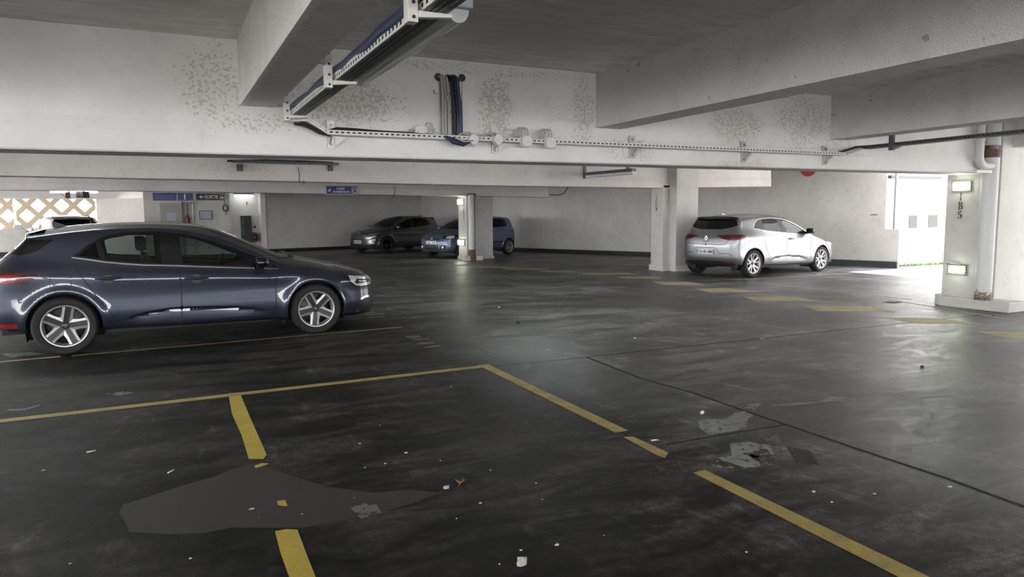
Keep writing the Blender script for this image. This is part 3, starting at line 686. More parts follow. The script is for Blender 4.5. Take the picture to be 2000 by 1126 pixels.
def place_car(root, rw, fw, wb, y_out, scale=1.0):
    A, B = onZ(*rw), onZ(*fw); d = B-A; a = math.atan2(d.y, d.x); root.rotation_euler = (0, 0, a); root.scale = (scale,)*3
    M = Matrix.Rotation(a, 3, 'Z'); mid = (A+B)/2; root.location = mid-M @ Vector((wb/2*scale, -y_out*scale, 0))
def megane():
    root = thing('car', 'dark slate-blue five-door hatchback parked beside the yellow line in the left foreground', 'car')
    place_car(root, (130, 693), (621, 651), 2.669, .885, 1.0)
    sf, made = build_car(root, MEG, meg_regions(), MEG_PARTS)
    for sd in 'RL':
        handle(root, sf, .43, .80, sd, made[('rear_door', sd)]); handle(root, sf, 1.31, .762, sd, made[('front_door', sd)])
        door_mirror(root, sf, 2.02, .885, sd, 'gloss_black')
    cabin(root, belt=.88)
    p, n = surf_decal(sf, 'B', 0, 1.28, .0); fin_antenna(root, -.02, 1.355, 'plastic_black')
    m = MB(); m.prism([(a, -.55, b) for a, b in ((-.15, 1.33), (-.30, 1.285), (-.305, 1.298), (-.15, 1.345))], (0, 1.1, 0)); m.build('roof_spoiler', 'paint_slate', root, world=False, bevel=.008)
    o, n = surf_decal(sf, 'F', 0, .585, .004); diamond(o, (0, 1, 0), (0, 0, 1), .15).build('badge', 'chrome', root, world=False)
    o, n = surf_decal(sf, 'B', 0, .86, .004); diamond(o, (0, -1, 0), (0, 0, 1), .11).build('badge', 'chrome', root, world=False)
    for c in [c for c in root.children if c.name.startswith('wheel') and 'housing' not in c.name]:
        h = [k for k in c.children if k.name.startswith('hub_cap')][0]
        b = diamond((0, .062, 0), (-1, 0, 0), (0, 0, 1), .042, .002).build('hub_badge', 'chrome', c, world=False)
    o, n = surf_decal(sf, 'F', 0, .36, .008); number_plate(root, o, (0, 1, 0), (0, 0, 1), '', par=None)
    wiper(root, [(2.5, .3, .975), (2.47, .0, 1.0), (2.44, -.3, .985)], None)
    return root
PARTS0 = dict(MEG_PARTS)
def parts_for(paint, **over):
    d = {k: ((v[0], paint) + v[2:] if v[1] == 'paint_slate' else v) for k, v in PARTS0.items()}
    d.update(over); return d
def side_regions(belt, dlo, wins, rear_d, front_d, wb, R, arch, trim=None):
    R_ = lambda name, view, pts, **k: dict(name=name, view=view, pts=pts, **k)
    rg = []
    if rear_d: rg += [R_('rear_door', 'S', rear_d), R_('seam', 'S', strip(rear_d+[rear_d[0]], .008))]
    rg += [R_('front_door', 'S', front_d), R_('seam', 'S', strip(front_d+[front_d[0]], .008))]
    rg += [R_('dlo', 'S', dlo)]
    if trim: rg += [R_('chrome', 'S', strip([(x, z-.006) for x, z in belt], trim))]
    for nm, p in wins: rg.append(R_(nm, 'S', p))
    for cx in (0, wb): rg.append(R_('cut', 'S', circ(cx, R, arch, 60, -25, 205)+[(cx-.31, .1), (cx+.31, .1)]))
    return rg
def windshield_regions(xb, xt, wbot=.63, wtop=.5):
    return [dict(name='windshield', view='T', pts=[(xb, 0), (xb-.02, .25), (xb-.08, .45), (xb-.22, wbot), (xb-.34, wbot+.01), (xb-.6, wbot-.05), (xt+.17, wtop+.03), (xt+.05, wtop-.05), (xt+.01, .25), (xt, 0)]),
            dict(name='cowl', view='T', pts=[(xb, 0), (xb-.02, .25), (xb-.08, .45), (xb-.22, wbot), (xb-.18, wbot+.04), (xb-.02, .5), (xb+.05, .25), (xb+.07, 0)])]

# ---------------------------------------------------------------- the silver hatchback
CLI = dict(wb=2.583, rc=-.22, fc=2.82, Lr=.9, Lf=.95, tum=.40, crown=2.4, R=.315, rim=.228, arch=.35, half=.9, tail=-.62, nose=3.38, track=.785, style='petal', spin=(5, 20),
  W=[(-.22, .855), (0, .882), (.6, .878), (1.3, .882), (2.0, .88), (2.58, .888), (2.82, .86)],
  z0=[(-.22, .25), (0, .24), (1.3, .215), (2.58, .2), (2.82, .2)], z2=[(-.22, .48), (0, .47), (1.3, .44), (2.58, .42), (2.82, .40)], in2=[(-.3, .0), (3, .0)],
  z3=[(-.22, .68), (0, .66), (1.3, .63), (2.58, .60), (2.82, .57)], in3=[(-.3, .004), (3, .012)],
  z4=[(-.22, .88), (0, .86), (.6, .83), (1.3, .80), (2.0, .78), (2.58, .75), (2.82, .70)],
  z5=[(-.22, 1.10), (0, 1.09), (.3, 1.055), (.6, 1.02), (.93, .995), (1.5, .955), (2.0, .92), (2.35, .89), (2.82, .80)],
  bi=[(-.22, .12), (.0, .10), (.4, .07), (1.3, .055), (2.2, .06), (2.82, .1)],
  z6=[(-.22, 1.29), (0, 1.335), (.3, 1.36), (.7, 1.375), (1.05, 1.36), (1.4, 1.295), (1.7, 1.195), (2.0, 1.06), (2.2, .96), (2.36, .92), (2.82, .832)],
  zt=[(-.22, 1.375), (0, 1.405), (.4, 1.432), (.8, 1.44), (1.15, 1.425), (1.45, 1.37), (1.75, 1.27), (2.1, 1.12), (2.35, 1.015), (2.52, .98), (2.82, .91)],
  front=[(3.28, .19), (3.36, .24), (3.40, .38), (3.40, .54), (3.37, .68), (3.30, .76), (3.25, .785), (3.16, .815), (3.02, .86), (2.95, .88)], nf=[3.0]*5+[2.7]*5,
  rear=[(-.50, .24), (-.56, .31), (-.615, .46), (-.625, .66), (-.605, .87), (-.50, 1.06), (-.27, 1.325), (-.32, 1.36), (-.27, 1.378), (-.23, 1.385)], nr=[3.4]*5+[3.2, 3.6, 3.6, 3.6, 3.6],
  mods=[arch_flare(.355, .315, 2.583, .018, .05), door_scoop([(.55, .34), (.8, .42), (1.2, .44), (1.7, .41), (2.05, .33)], .02, .28)], lined=('paint_silver', 'gloss_black'))
def clio():
    root = thing('car', 'silver five-door hatchback parked nose to the wall beyond the 1C5 pillar', 'car')
    a = rad(7.5); A = onZ(1472, 541); M = Matrix.Rotation(a, 3, 'Z'); root.rotation_euler = (0, 0, a); root.scale = (1.01,)*3; root.location = A-M @ Vector((0, -.88*1.01, 0))
    belt = [(.06, 1.105), (.2, 1.085), (.4, 1.055), (.6, 1.03), (.93, 1.003), (1.5, .962), (2.0, .928), (2.13, .918)]
    dlo = belt+[(2.11, .955), (1.9, 1.075), (1.7, 1.165), (1.42, 1.265), (1.1, 1.318), (.8, 1.335), (.5, 1.33), (.28, 1.30), (.15, 1.23)]
    wins = [('rear_side_window', [(.45, 1.068), (.6, 1.048), (.93, 1.02), (1.10, 1.008), (.98, 1.305), (.75, 1.312), (.42, 1.298)]),
            ('front_side_window', [(1.27, .998), (1.5, .982), (1.96, .95), (1.86, 1.06), (1.66, 1.148), (1.42, 1.235), (1.12, 1.295)]),
            ('quarter_window', [(1.99, .948), (2.08, .942), (2.05, .965), (1.9, 1.045)])]
    rear_d = [(.30, 1.06), (.33, .85), (.47, .62), (.60, .34), (.68, .305), (1.19, .30), (1.20, .8), (1.19, .985), (.93, 1.0), (.6, 1.027)]
    front_d = [(1.19, .985), (1.20, .8), (1.19, .30), (2.10, .29), (2.13, .36), (2.13, .72), (2.17, .91), (2.0, .924), (1.5, .958)]
    rg = side_regions(belt, dlo, wins, rear_d, front_d, 2.583, .315, .35)+windshield_regions(2.46, 1.30)
    R = lambda name, view, pts, **k: dict(name=name, view=view, pts=pts, **k)
    ZC = pchip(*zip(*[(.55, .34), (.8, .42), (1.2, .44), (1.7, .41), (2.05, .33)]))
    rg += [R(nm, 'S', strip([(x, float(ZC(x))+.006) for x in np.linspace(xa, xb, 16)], .013), step=.02) for nm, xa, xb in (('rear_door', .62, 1.17), ('front_door', 1.21, 2.03))]
    rg += [R('chrome', 'S', strip(dlo+[dlo[0]], .012)),
           R('rear_window', 'B', [(0, 1.085), (.30, 1.09), (.52, 1.12), (.665, 1.18), (.62, 1.25), (.54, 1.325), (0, 1.335)]),
           R('tail_light', 'S', [(-.22, .955), (-.30, .885), (-.40, .855), ('S', -.5, .85), ('B', .62, .845), ('B', .48, .875), ('B', .27, .945), ('B', .34, .955), ('B', .6, .968), ('S', -.5, .97), (-.38, .975), (-.26, .968)], step=.02),
           R('tail_lens', 'S', [(-.27, .945), (-.34, .89), (-.42, .87), ('B', .62, .865), ('B', .56, .885), ('S', -.46, .895), (-.40, .905), (-.35, .945)], step=.02),
           R('seam', 'B', strip([(0, .742), (.40, .745), (.55, .765), (.60, .83), (.62, .845)], .010)),
           R('seam', 'B', strip([(0, .672), (.26, .672), (.31, .655), (.38, .565), (.44, .545), (.62, .545), (.70, .50)], .010)),  # crease of the plate recess, its shading drawn as a dark line
           R('lower_trim', 'B', [(0, .375), (.50, .36), (.58, .34), (.70, .34), (.78, .28), (.8, .2), (0, .2)]),
           R('bumper_reflector', 'B', [(.50, .358), (.66, .352), (.72, .345), (.66, .325), (.52, .33)]),
           R('headlight', 'S', [(2.75, .80), (2.95, .73), (3.08, .68), (3.2, .68), ('F', .5, .69), ('F', .5, .75), ('S', 3.1, .775)]), R('grille', 'F', [(0, .72), (.45, .71), (.4, .62), (0, .6)]), R('grille', 'F', [(0, .45), (.6, .44), (.56, .3), (0, .28)])]
    pt = parts_for('paint_silver', rear_side_window=('side_window', 'car_glass_dark', -.003, 'pair', None), quarter_window=('quarter_window', 'car_glass', -.003, 'pair', None), lower_trim=('bumper_lower', 'plastic_black', .002, 'both', None),
                   dlo=('window_surround', 'plastic_black', 0, 'pair', None), headlight=('headlight', 'lamp_lens', .002, 'pair', None))
    sf, made = build_car(root, CLI, rg, pt)
    for sd in 'RL':
        handle(root, sf, 1.36, .845, sd, made[('front_door', sd)], body='paint_silver'); door_mirror(root, sf, 2.02, .985, sd, 'gloss_black', off=.12)
    cabin(root, belt=.95, dash=1.95, rear_x=.25)
    fin_antenna(root, .0, 1.405, 'paint_silver')
    o, n = surf_decal(sf, 'B', 0, .885, .004); diamond(o, (0, -1, 0), (0, 0, 1), .125).build('badge', 'chrome', root, world=False)
    o, n = surf_decal(sf, 'B', 0, .80, .004); v, f = text_mb('CLIO', .05, frame4(o, (0, -1, 0), (0, 0, 1)) @ Matrix.Translation((-.09, 0, 0)), .002, .001, cap=.022, width=.18); t = MB(); t.add(v, f); t.build('model_lettering', 'rim_dark', root, world=False)
    o, n = surf_decal(sf, 'B', 0, .575, .006); number_plate(root, o, (0, -1, 0), (0, 0, 1), 'GN-081-MM')
    return root
# ---------------------------------------------------------------- the dark grey hatchback by the far wall
def yaris():
    root = thing('car', 'dark grey hatchback with a big black grille by the far wall', 'car')
    sp = dict(CLI); sp.update(wb=2.56, R=.32, rim=.22, arch=.362, style='plain', fc=2.80, spin=(0, 0), wmats=('tyre', 'gloss_black', 'rim_dark', 'hub_dark'),
      z5=[(-.22, 1.12), (0, 1.10), (.3, 1.06), (.6, 1.03), (.93, 1.0), (1.5, .96), (2.0, .93), (2.35, .90), (2.80, .82)],
      z6=[(-.22, 1.32), (0, 1.37), (.3, 1.405), (.7, 1.42), (1.05, 1.405), (1.4, 1.345), (1.7, 1.25), (2.0, 1.11), (2.2, .99), (2.36, .94), (2.80, .86)],
      zt=[(-.22, 1.41), (0, 1.45), (.4, 1.48), (.8, 1.49), (1.15, 1.475), (1.45, 1.42), (1.75, 1.32), (2.1, 1.16), (2.35, 1.05), (2.52, 1.01), (2.80, .95)],
      front=[(3.24, .17), (3.31, .22), (3.36, .36), (3.36, .54), (3.34, .70), (3.28, .80), (3.22, .83), (3.12, .86), (3.0, .90), (2.93, .92)],
      rear=[(-.46, .24), (-.52, .31), (-.575, .46), (-.585, .68), (-.565, .90), (-.48, 1.08), (-.30, 1.36), (-.36, 1.395), (-.30, 1.42), (-.26, 1.43)],
      mods=[arch_flare(.365, .32, 2.56, .03, .06), crease([(.3, .80), (1.0, .72), (1.9, .74)], .012, .06)], lined=('paint_grey', 'gloss_black'))
    a = rad(203); A = onZ(757, 493); M = Matrix.Rotation(a, 3, 'Z'); root.rotation_euler = (0, 0, a); root.location = A-M @ Vector((2.56, .88, 0))
    belt = [(.10, 1.13), (.3, 1.085), (.6, 1.045), (.93, 1.015), (1.5, .972), (2.0, .94), (2.13, .93)]
    dlo = belt+[(2.11, .98), (1.9, 1.11), (1.7, 1.21), (1.42, 1.31), (1.1, 1.365), (.8, 1.38), (.5, 1.37), (.28, 1.32), (.14, 1.22)]
    wins = [('rear_side_window', [(.30, 1.11), (.6, 1.065), (.93, 1.035), (1.10, 1.02), (1.02, 1.345), (.75, 1.355), (.42, 1.325), (.28, 1.24)]), ('front_side_window', [(1.22, 1.01), (1.5, .992), (1.96, .962), (1.86, 1.09), (1.66, 1.185), (1.42, 1.275), (1.12, 1.335)])]
    rear_d = [(.30, 1.08), (.34, .80), (.52, .5), (.62, .34), (.70, .30), (1.17, .30), (1.17, .8), (1.16, .99), (.93, 1.01), (.6, 1.04)]
    front_d = [(1.16, .99), (1.17, .8), (1.17, .30), (2.08, .29), (2.12, .36), (2.12, .72), (2.16, .92), (2.0, .935), (1.5, .968)]
    R = lambda name, view, pts, **k: dict(name=name, view=view, pts=pts, **k)
    rg = side_regions(belt, dlo, wins, rear_d, front_d, 2.56, .32, .362)+windshield_regions(2.44, 1.30)
    rg += [R('headlight', 'S', [(2.66, .86), (2.82, .80), (2.98, .745), ('S', 3.12, .725), ('F', .52, .72), ('F', .50, .755), ('S', 3.14, .79), (2.9, .835)], step=.02),
           R('headlight_reflector', 'S', [(2.76, .825), (2.98, .765), ('S', 3.12, .745), ('F', .56, .735), ('F', .56, .755), ('S', 3.1, .77), (2.96, .785)], step=.02),
           R('grille', 'F', [(0, .72), (.30, .705), (.42, .62), (.52, .42), (.58, .24), (0, .22)]),
           R('air_intake', 'S', [(2.98, .52), (3.06, .40), (3.1, .25), ('F', .62, .24), ('F', .60, .33), ('S', 3.18, .36), (3.10, .50), ('S', 3.02, .56)], step=.02),
           R('rear_window', 'B', [(0, 1.12), (.52, 1.13), (.62, 1.2), (.52, 1.345), (0, 1.36)]), R('tail_light', 'S', [(-.18, 1.0), (-.3, .93), (-.45, .92), ('B', .5, .92), ('B', .5, 1.0), ('S', -.4, 1.02)])]
    sf, made = build_car(root, sp, rg, parts_for('paint_grey', front_side_window=('side_window', 'car_glass_dark', -.003, 'pair', None), rear_side_window=('side_window', 'car_glass_dark', -.003, 'pair', None), dlo=('window_surround', 'gloss_black', 0, 'pair', None)))
    for sd in 'RL':
        handle(root, sf, .50, .93, sd, made[('rear_door', sd)], body='paint_grey'); handle(root, sf, 1.36, .88, sd, made[('front_door', sd)], body='paint_grey'); door_mirror(root, sf, 2.0, .985, sd, 'paint_grey', off=.12)
    cabin(root, belt=.95, dash=1.95, rear_x=.25)
    fin_antenna(root, .0, 1.45, 'paint_grey')
    o, n = surf_decal(sf, 'F', 0, .44, .012); pl = number_plate(root, o, (0, 1, 0), (0, 0, 1), '', blue=True); m = MB()
    for ya, yb in ((-.19, -.09), (-.06, .07), (.10, .19)): m.box(o.x+.004, o.x+.006, o.y+ya, o.y+yb, o.z-.03, o.z+.03)
    m.build('plate_characters', 'letter_black', pl, world=False)
    o, n = surf_decal(sf, 'F', 0, .775, .004); m = MB()
    for w, h in ((.075, .05), (.03, .05), (.06, .02)): m.tube([o+Vector((0, w*math.cos(t), h*math.sin(t)+(.03 if h < .03 else 0))) for t in [2*PI*k/24 for k in range(25)]], .005, 6, cap=False)
    m.build('badge', 'chrome', root, world=False)
    return root
# ---------------------------------------------------------------- the blue-grey three-door behind the 1D5 pillar
def fiesta():
    root = thing('car', 'blue-grey three-door hatchback half hidden behind the 1D5 pillar', 'car')
    sp = dict(CLI); sp.update(wb=2.486, R=.295, rim=.215, arch=.335, style='multi', fc=2.72, rc=-.22, spin=(0, 12), tail=-.56, nose=3.2, half=.85, track=.755,
      W=[(-.22, .80), (0, .835), (.6, .835), (1.3, .84), (2.0, .838), (2.48, .842), (2.72, .81)],
      z5=[(-.22, 1.06), (0, 1.05), (.3, 1.035), (.93, 1.0), (1.5, .965), (2.0, .935), (2.35, .90), (2.72, .83)],
      bi=[(-.22, .08), (.4, .06), (1.3, .055), (2.2, .06), (2.72, .1)],
      z6=[(-.22, 1.32), (0, 1.36), (.3, 1.38), (.7, 1.39), (1.05, 1.375), (1.4, 1.31), (1.7, 1.21), (2.0, 1.07), (2.2, .965), (2.36, .93), (2.72, .86)],
      zt=[(-.22, 1.40), (0, 1.43), (.4, 1.45), (.8, 1.455), (1.15, 1.44), (1.45, 1.38), (1.75, 1.28), (2.1, 1.12), (2.35, 1.02), (2.45, .99), (2.72, .93)],
      front=[(3.10, .19), (3.17, .24), (3.20, .38), (3.20, .52), (3.17, .64), (3.10, .76), (3.04, .80), (2.95, .835), (2.86, .87), (2.82, .89)],
      rear=[(-.46, .24), (-.52, .31), (-.56, .46), (-.555, .66), (-.525, .86), (-.47, 1.04), (-.32, 1.34), (-.35, 1.37), (-.30, 1.40), (-.26, 1.41)],
      mods=[arch_flare(.345, .295, 2.486, .03, .05), crease([(.2, .50), (1.0, .49), (2.1, .48)], .01, .03)], lined=('paint_blue', 'gloss_black'))
    a = rad(203); A = onZ(994, 496); M = Matrix.Rotation(a, 3, 'Z'); root.rotation_euler = (0, 0, a); root.location = A-M @ Vector((0, .83, 0))
    belt = [(.0, 1.06), (.3, 1.05), (.93, 1.015), (1.5, .98), (2.0, .945), (2.1, .938)]
    dlo = belt+[(2.08, .98), (1.9, 1.09), (1.7, 1.18), (1.42, 1.28), (1.1, 1.34), (.8, 1.355), (.5, 1.352), (.2, 1.33), (.08, 1.28)]
    wins = [('rear_side_window', [(.06, 1.08), (.3, 1.07), (.88, 1.038), (.82, 1.33), (.5, 1.332), (.22, 1.31), (.13, 1.26)]), ('front_side_window', [(1.0, 1.03), (1.5, 1.0), (1.95, .97), (1.85, 1.075), (1.66, 1.16), (1.42, 1.25), (1.08, 1.318), (.94, 1.325)])]
    front_d = [(.94, 1.005), (.95, .8), (.94, .30), (2.03, .29), (2.06, .36), (2.07, .72), (2.11, .93), (1.5, .972)]
    R = lambda name, view, pts, **k: dict(name=name, view=view, pts=pts, **k)
    rg = side_regions(belt, dlo, wins, None, front_d, 2.486, .295, .335)+windshield_regions(2.38, 1.28, .60, .48)
    rg += [R('lower_trim', 'S', strip([(.36, .50), (1.0, .495), (2.1, .48)], .06)),
           R('headlight', 'S', [(2.66, .80), (2.78, .70), ('S', 2.95, .66), ('F', .50, .665), ('F', .46, .76), ('S', 2.92, .79), (2.8, .82)], step=.02),
           R('headlight_reflector', 'S', [(2.80, .77), (2.84, .70), ('S', 2.95, .68), ('F', .60, .685), ('F', .62, .75), ('S', 2.92, .77)], step=.02),
           R('grille', 'F', [(0, .685), (.38, .68), (.36, .635), (0, .625)]), R('grille', 'F', [(0, .45), (.36, .445), (.32, .27), (0, .26)]),
           R('air_intake', 'F', [(.41, .44), (.66, .45), (.60, .30), (.38, .28)]),
           R('rear_window', 'B', [(0, 1.10), (.56, 1.10), (.52, 1.335), (0, 1.35)]),
           R('tail_light', 'S', [(-.26, 1.24), (-.22, 1.2), (-.30, 1.0), (-.36, .84), ('S', -.44, .84), ('B', .60, .84), ('B', .62, 1.04), ('B', .56, 1.25), ('S', -.32, 1.26)], step=.02)]
    sf, made = build_car(root, sp, rg, parts_for('paint_blue', front_side_window=('side_window', 'car_glass_dark', -.003, 'pair', None), rear_side_window=('side_window', 'car_glass_dark', -.003, 'pair', None), lower_trim=('rubbing_strip', 'plastic_black', .008, 'pair', None), tail_light=('tail_light', 'lamp_red', .003, 'pair', None)))
    for sd in 'RL':
        handle(root, sf, 1.12, .86, sd, made[('front_door', sd)]); door_mirror(root, sf, 1.95, .98, sd, 'paint_blue', off=.1)
        p, n = surf_decal(sf, 'F', .52, .365, .004); m = MB(); m.lathe([(0, .015), (.045, .012), (.05, -.01)], (p.x, p.y if sd == 'L' else -p.y, p.z), 'x', 16); m.build('fog_lamp', 'lamp_bright', made.get(('air_intake', sd)), world=False)
    cabin(root, belt=.96, dash=1.9, rear_x=.25)
    o, n = surf_decal(sf, 'F', 0, .66, .006); m = MB(); m.prism([o+Vector((0, .075*math.cos(t), .032*math.sin(t))) for t in [2*PI*k/24 for k in range(24)]], (.012, 0, 0)); m.build('badge', 'chrome', root, world=False)
    o, n = surf_decal(sf, 'F', 0, .53, .006); number_plate(root, o, (0, 1, 0), (0, 0, 1), 'LL 15', blue=False)
    return root
# ---------------------------------------------------------------- the white car whose roof shows over the dark one
def suv():
    root = thing('car', 'white car by the lattice wall, its roof showing over the dark hatchback', 'car')
    up = lambda L, k: [(x, z+k) for x, z in L]
    sp = dict(CLI); sp.update(style='plain', lined=('paint_white', 'gloss_black'), z5=up(CLI['z5'], .06), z6=up(CLI['z6'], .10), zt=up(CLI['zt'], .10), rear=[(x, z+(.06 if i == 5 else .1 if i > 5 else .02)) for i, (x, z) in enumerate(CLI['rear'])], front=[(x, z+(.05 if i > 4 else 0)) for i, (x, z) in enumerate(CLI['front'])])
    a = rad(105); root.rotation_euler = (0, 0, a); root.location = (-2.72, 27.9, 0); root.scale = (1.02,)*3
    belt = [(.06, 1.16), (.2, 1.14), (.6, 1.085), (.93, 1.06), (1.5, 1.02), (2.0, .985), (2.13, .975)]
    dlo = belt+[(2.11, 1.02), (1.9, 1.16), (1.7, 1.25), (1.42, 1.35), (1.1, 1.41), (.8, 1.425), (.5, 1.42), (.28, 1.38), (.15, 1.3)]
    wins = [('rear_side_window', [(.45, 1.12), (.93, 1.08), (1.10, 1.07), (1.02, 1.395), (.75, 1.4), (.42, 1.385)]), ('front_side_window', [(1.22, 1.058), (1.5, 1.04), (1.96, 1.01), (1.86, 1.15), (1.66, 1.235), (1.42, 1.32), (1.12, 1.38)])]
    front_d = [(1.19, 1.04), (1.20, .8), (1.19, .30), (2.10, .29), (2.13, .36), (2.13, .72), (2.17, .97), (1.5, 1.015)]
    rear_d = [(.30, 1.12), (.33, .85), (.47, .62), (.60, .34), (.68, .305), (1.19, .30), (1.20, .8), (1.19, 1.04), (.93, 1.057), (.6, 1.08)]
    R = lambda name, view, pts, **k: dict(name=name, view=view, pts=pts, **k)
    rg = side_regions(belt, dlo, wins, rear_d, front_d, 2.583, .315, .35)+windshield_regions(2.46, 1.30)
    rg += [R('rear_window', 'B', [(0, 1.15), (.50, 1.16), (.62, 1.2), (.62, 1.30), (.54, 1.415), (0, 1.43)]), R('tail_light', 'S', [(-.25, 1.02), (-.34, .87), (-.5, .86), ('B', .5, .87), ('B', .5, 1.0), ('S', -.5, 1.02)]), R('lower_trim', 'B', [(0, .40), (.8, .38), (.8, .2), (0, .2)])]
    sf, made = build_car(root, sp, rg, parts_for('paint_white', lower_trim=('bumper_lower', 'plastic_black', .002, 'both', None), rear_window=('rear_window', 'car_glass', -.002, 'both', None), dlo=('window_surround', 'gloss_black', 0, 'pair', None)))
    for sd in 'RL': door_mirror(root, sf, 2.0, 1.04, sd, 'gloss_black', off=.12)
    cabin(root, belt=1.0, dash=1.95, rear_x=.25)
    m = MB()
    for y in (-.5, .5): m.tube([(.1, y, 1.475), (.12, y, 1.515), (1.0, y, 1.535), (1.05, y, 1.50)], .014, 8)
    m.build('roof_rails', 'plastic_black', root, world=False, smooth=True)
    m = MB(); m.prism([(a, -.5, b) for a, b in ((-.2, 1.46), (-.40, 1.43), (-.41, 1.445), (-.2, 1.482))], (0, 1.0, 0)); m.build('roof_spoiler', 'gloss_black', root, world=False, bevel=.008)
    o, n = surf_decal(sf, 'B', 0, .60, .006); number_plate(root, o, (0, -1, 0), (0, 0, 1), '')
    return root
# ================================================================ the building
YB, YC, YD = 6.5, 14.77, 21.69           # front faces of the three cross beams
CZ = 2.93                              # ceiling
def S(mb, name, mat, **k): return struct(mb.build(name, mat, **k))
# ---- floor (one slab; paint, joints and stains are its parts)
m = MB(); m.prism([(-12.3, -9.3, -.3), (12.9, -9.3, -.3), (12.9, 6.9, -.3), (15.2, 6.9, -.3), (15.2, 12.3, -.3), (20, 12.3, -.3), (20, 34.9, -.3), (-12.3, 34.9, -.3)], (0, 0, .3)); floor = S(m, 'floor', 'floor_coating')
m = MB(); m.box(-60, 70, -60, 80, -.5, -.012); S(m, 'ground_outside', 'floor_outside')
LAY = [0.0015]
def ground(name, pts, mat, px=True, z=None):
    z = z or LAY[0]
    q = [onZ(*p) if px else Vector((*p, 0)) for p in pts]; mb = MB(); mb.add([(v.x, v.y, z) for v in q], [tuple(range(len(q)))])
    o = mb.build(name, mat, floor); return o
def gline(name, a, b, w, mat, px=True, z=.002):
    A, B = (onZ(*a), onZ(*b)) if px else (Vector((*a, 0)), Vector((*b, 0))); n = (B-A).normalized(); n = Vector((-n.y, n.x, 0))*w/2
    mb = MB(); mb.add([(v.x, v.y, z) for v in (A-n, B-n, B+n, A+n)], [(0, 1, 2, 3)]); return mb.build(name, mat, floor)
yl = 'yellow_line'
gline(yl, (-60, 829), (945, 715), .10, 'line_yellow'); gline(yl, (943, 712), (1215, 843), .105, 'line_yellow', z=.0024)
ground(yl, [(1217, 853), (1236, 852), (1306, 884), (1298, 894), (1284, 889)], 'line_yellow'); ground(yl, [(1354, 923), (1376, 917), (1815, 1126), (1910, 1170), (1850, 1178), (1758, 1128)], 'line_yellow')
ground(yl, [(446, 768), (468, 766), (490, 818), (521, 888), (514, 896), (486, 896), (472, 850), (453, 808)], 'line_yellow_bright')
ground(yl, [(497, 909), (512, 904), (526, 905), (516, 909), (499, 914)], 'line_yellow_bright'); ground(yl, [(541, 978), (557, 976), (562, 988), (553, 988), (543, 986)], 'line_yellow_bright')
ground(yl, [(537, 1037), (560, 1033), (581, 1034), (600, 1085), (622, 1140), (640, 1180), (582, 1180), (566, 1130), (548, 1080)], 'line_yellow_bright')
gline(yl, (-60, 712), (118, 696), .07, 'line_pale'); gline(yl, (140, 694.5), (785, 638.5), .075, 'line_dull')
for pts in ([(1274, 549.7), (1350, 550.3), (1381, 556.5), (1296, 556.5)], [(1357, 563), (1435, 562.5), (1490, 570.5), (1384, 570.5)], [(1452, 579), (1553, 579), (1600, 587.5), (1477, 587.5)],
            [(1570, 597.5), (1700, 597.8), (1748, 608), (1600, 607.5)], [(1713, 619), (1823, 621), (1923, 632), (1795, 631)], [(1901, 646.5), (2020, 649), (2120, 668), (1975, 661)],
            [(1208, 540), (1281, 540), (1295, 544), (1220, 544)], [(1124, 532), (1227, 532), (1245, 536), (1139, 536)], [(1045, 528.6), (1120, 528), (1130, 531), (1061, 531.4)], [(975, 523.6), (1070, 523.6), (1076, 526.6), (992, 526.8)],
            [(914, 519.6), (1004, 520.4), (1010, 522.8), (928, 522.8)], [(866, 516.6), (942, 516.4), (940, 519), (872, 519)]): ground('dash_marking', pts, 'line_pale')
gline('bay_line', (1431, 546.5), (1662, 533.5), .08, 'line_pale'); gline('bay_line', (1440, 548), (1780, 585), .05, 'line_pale'); gline('bay_line', (1515, 555), (1655, 569), .05, 'line_pale'); gline('bay_line', (1665, 573), (1995, 627), .05, 'line_pale')
gline('bay_line', (690, 529), (872, 541.5), .09, 'line_dull'); gline('bay_line', (640, 512), (745, 507), .08, 'line_dull')
for a, b in (((794, 657.5), (819, 655.5)), ((799, 660), (822, 658)), ((806, 663.5), (838, 660.5)), ((816, 671.5), (848, 669)), ((830, 678), (861, 675)), ((705, 612), (732, 610)), ((715, 615.5), (750, 613)), ((722, 620), (752, 617))): gline('lane_stencil', a, b, .03, 'line_pale')
gline('floor_joint', (930, 719), (1145, 697), .018, 'joint_dark', z=.0008); gline('floor_joint', (1145, 697), (1990, 607), .022, 'joint_dark', z=.0008)
JP = [(1145, 697), (1250, 738), (1354, 767), (1452, 801), (1535, 829), (1668, 874), (1850, 934), (2000, 989), (2140, 1042)]
for a, b in zip(JP, JP[1:]): gline('floor_joint', a, b, .03, 'joint_dark', z=.0008)
gline('floor_joint', (1300, 868), (1425, 846), .022, 'joint_dark', z=.0008); gline('floor_joint', (1425, 846), (1535, 829), .018, 'joint_dark', z=.0008)
ground('repair_patch', [(232, 1000), (240, 985), (300, 966), (365, 945), (420, 930), (455, 915), (500, 905), (560, 925), (640, 950), (730, 962), (800, 955), (860, 962), (800, 985), (690, 1012), (590, 1030), (450, 1030), (400, 1040), (330, 1043), (252, 1038), (246, 1020)], 'patch_brown', z=.0006)
ground('scuff_mark', [(680, 987), (700, 982), (735, 985), (745, 1000), (725, 1014), (705, 1012)], 'scuff_soft', z=.001)
ground('scuff_mark', [(1364, 822), (1372, 818), (1415, 818), (1435, 806), (1455, 802), (1472, 811), (1460, 818), (1458, 834), (1430, 842), (1384, 848), (1367, 836)], 'scuff_pale', z=.001)
ground('scuff_mark', [(1455, 796), (1462, 788), (1482, 787), (1488, 790), (1472, 801)], 'scuff_pale', z=.001); ground('scuff_mark', [(1600, 783), (1625, 774), (1655, 776), (1650, 781), (1610, 786), (1530, 793), (1500, 790)], 'scuff_pale', z=.001)
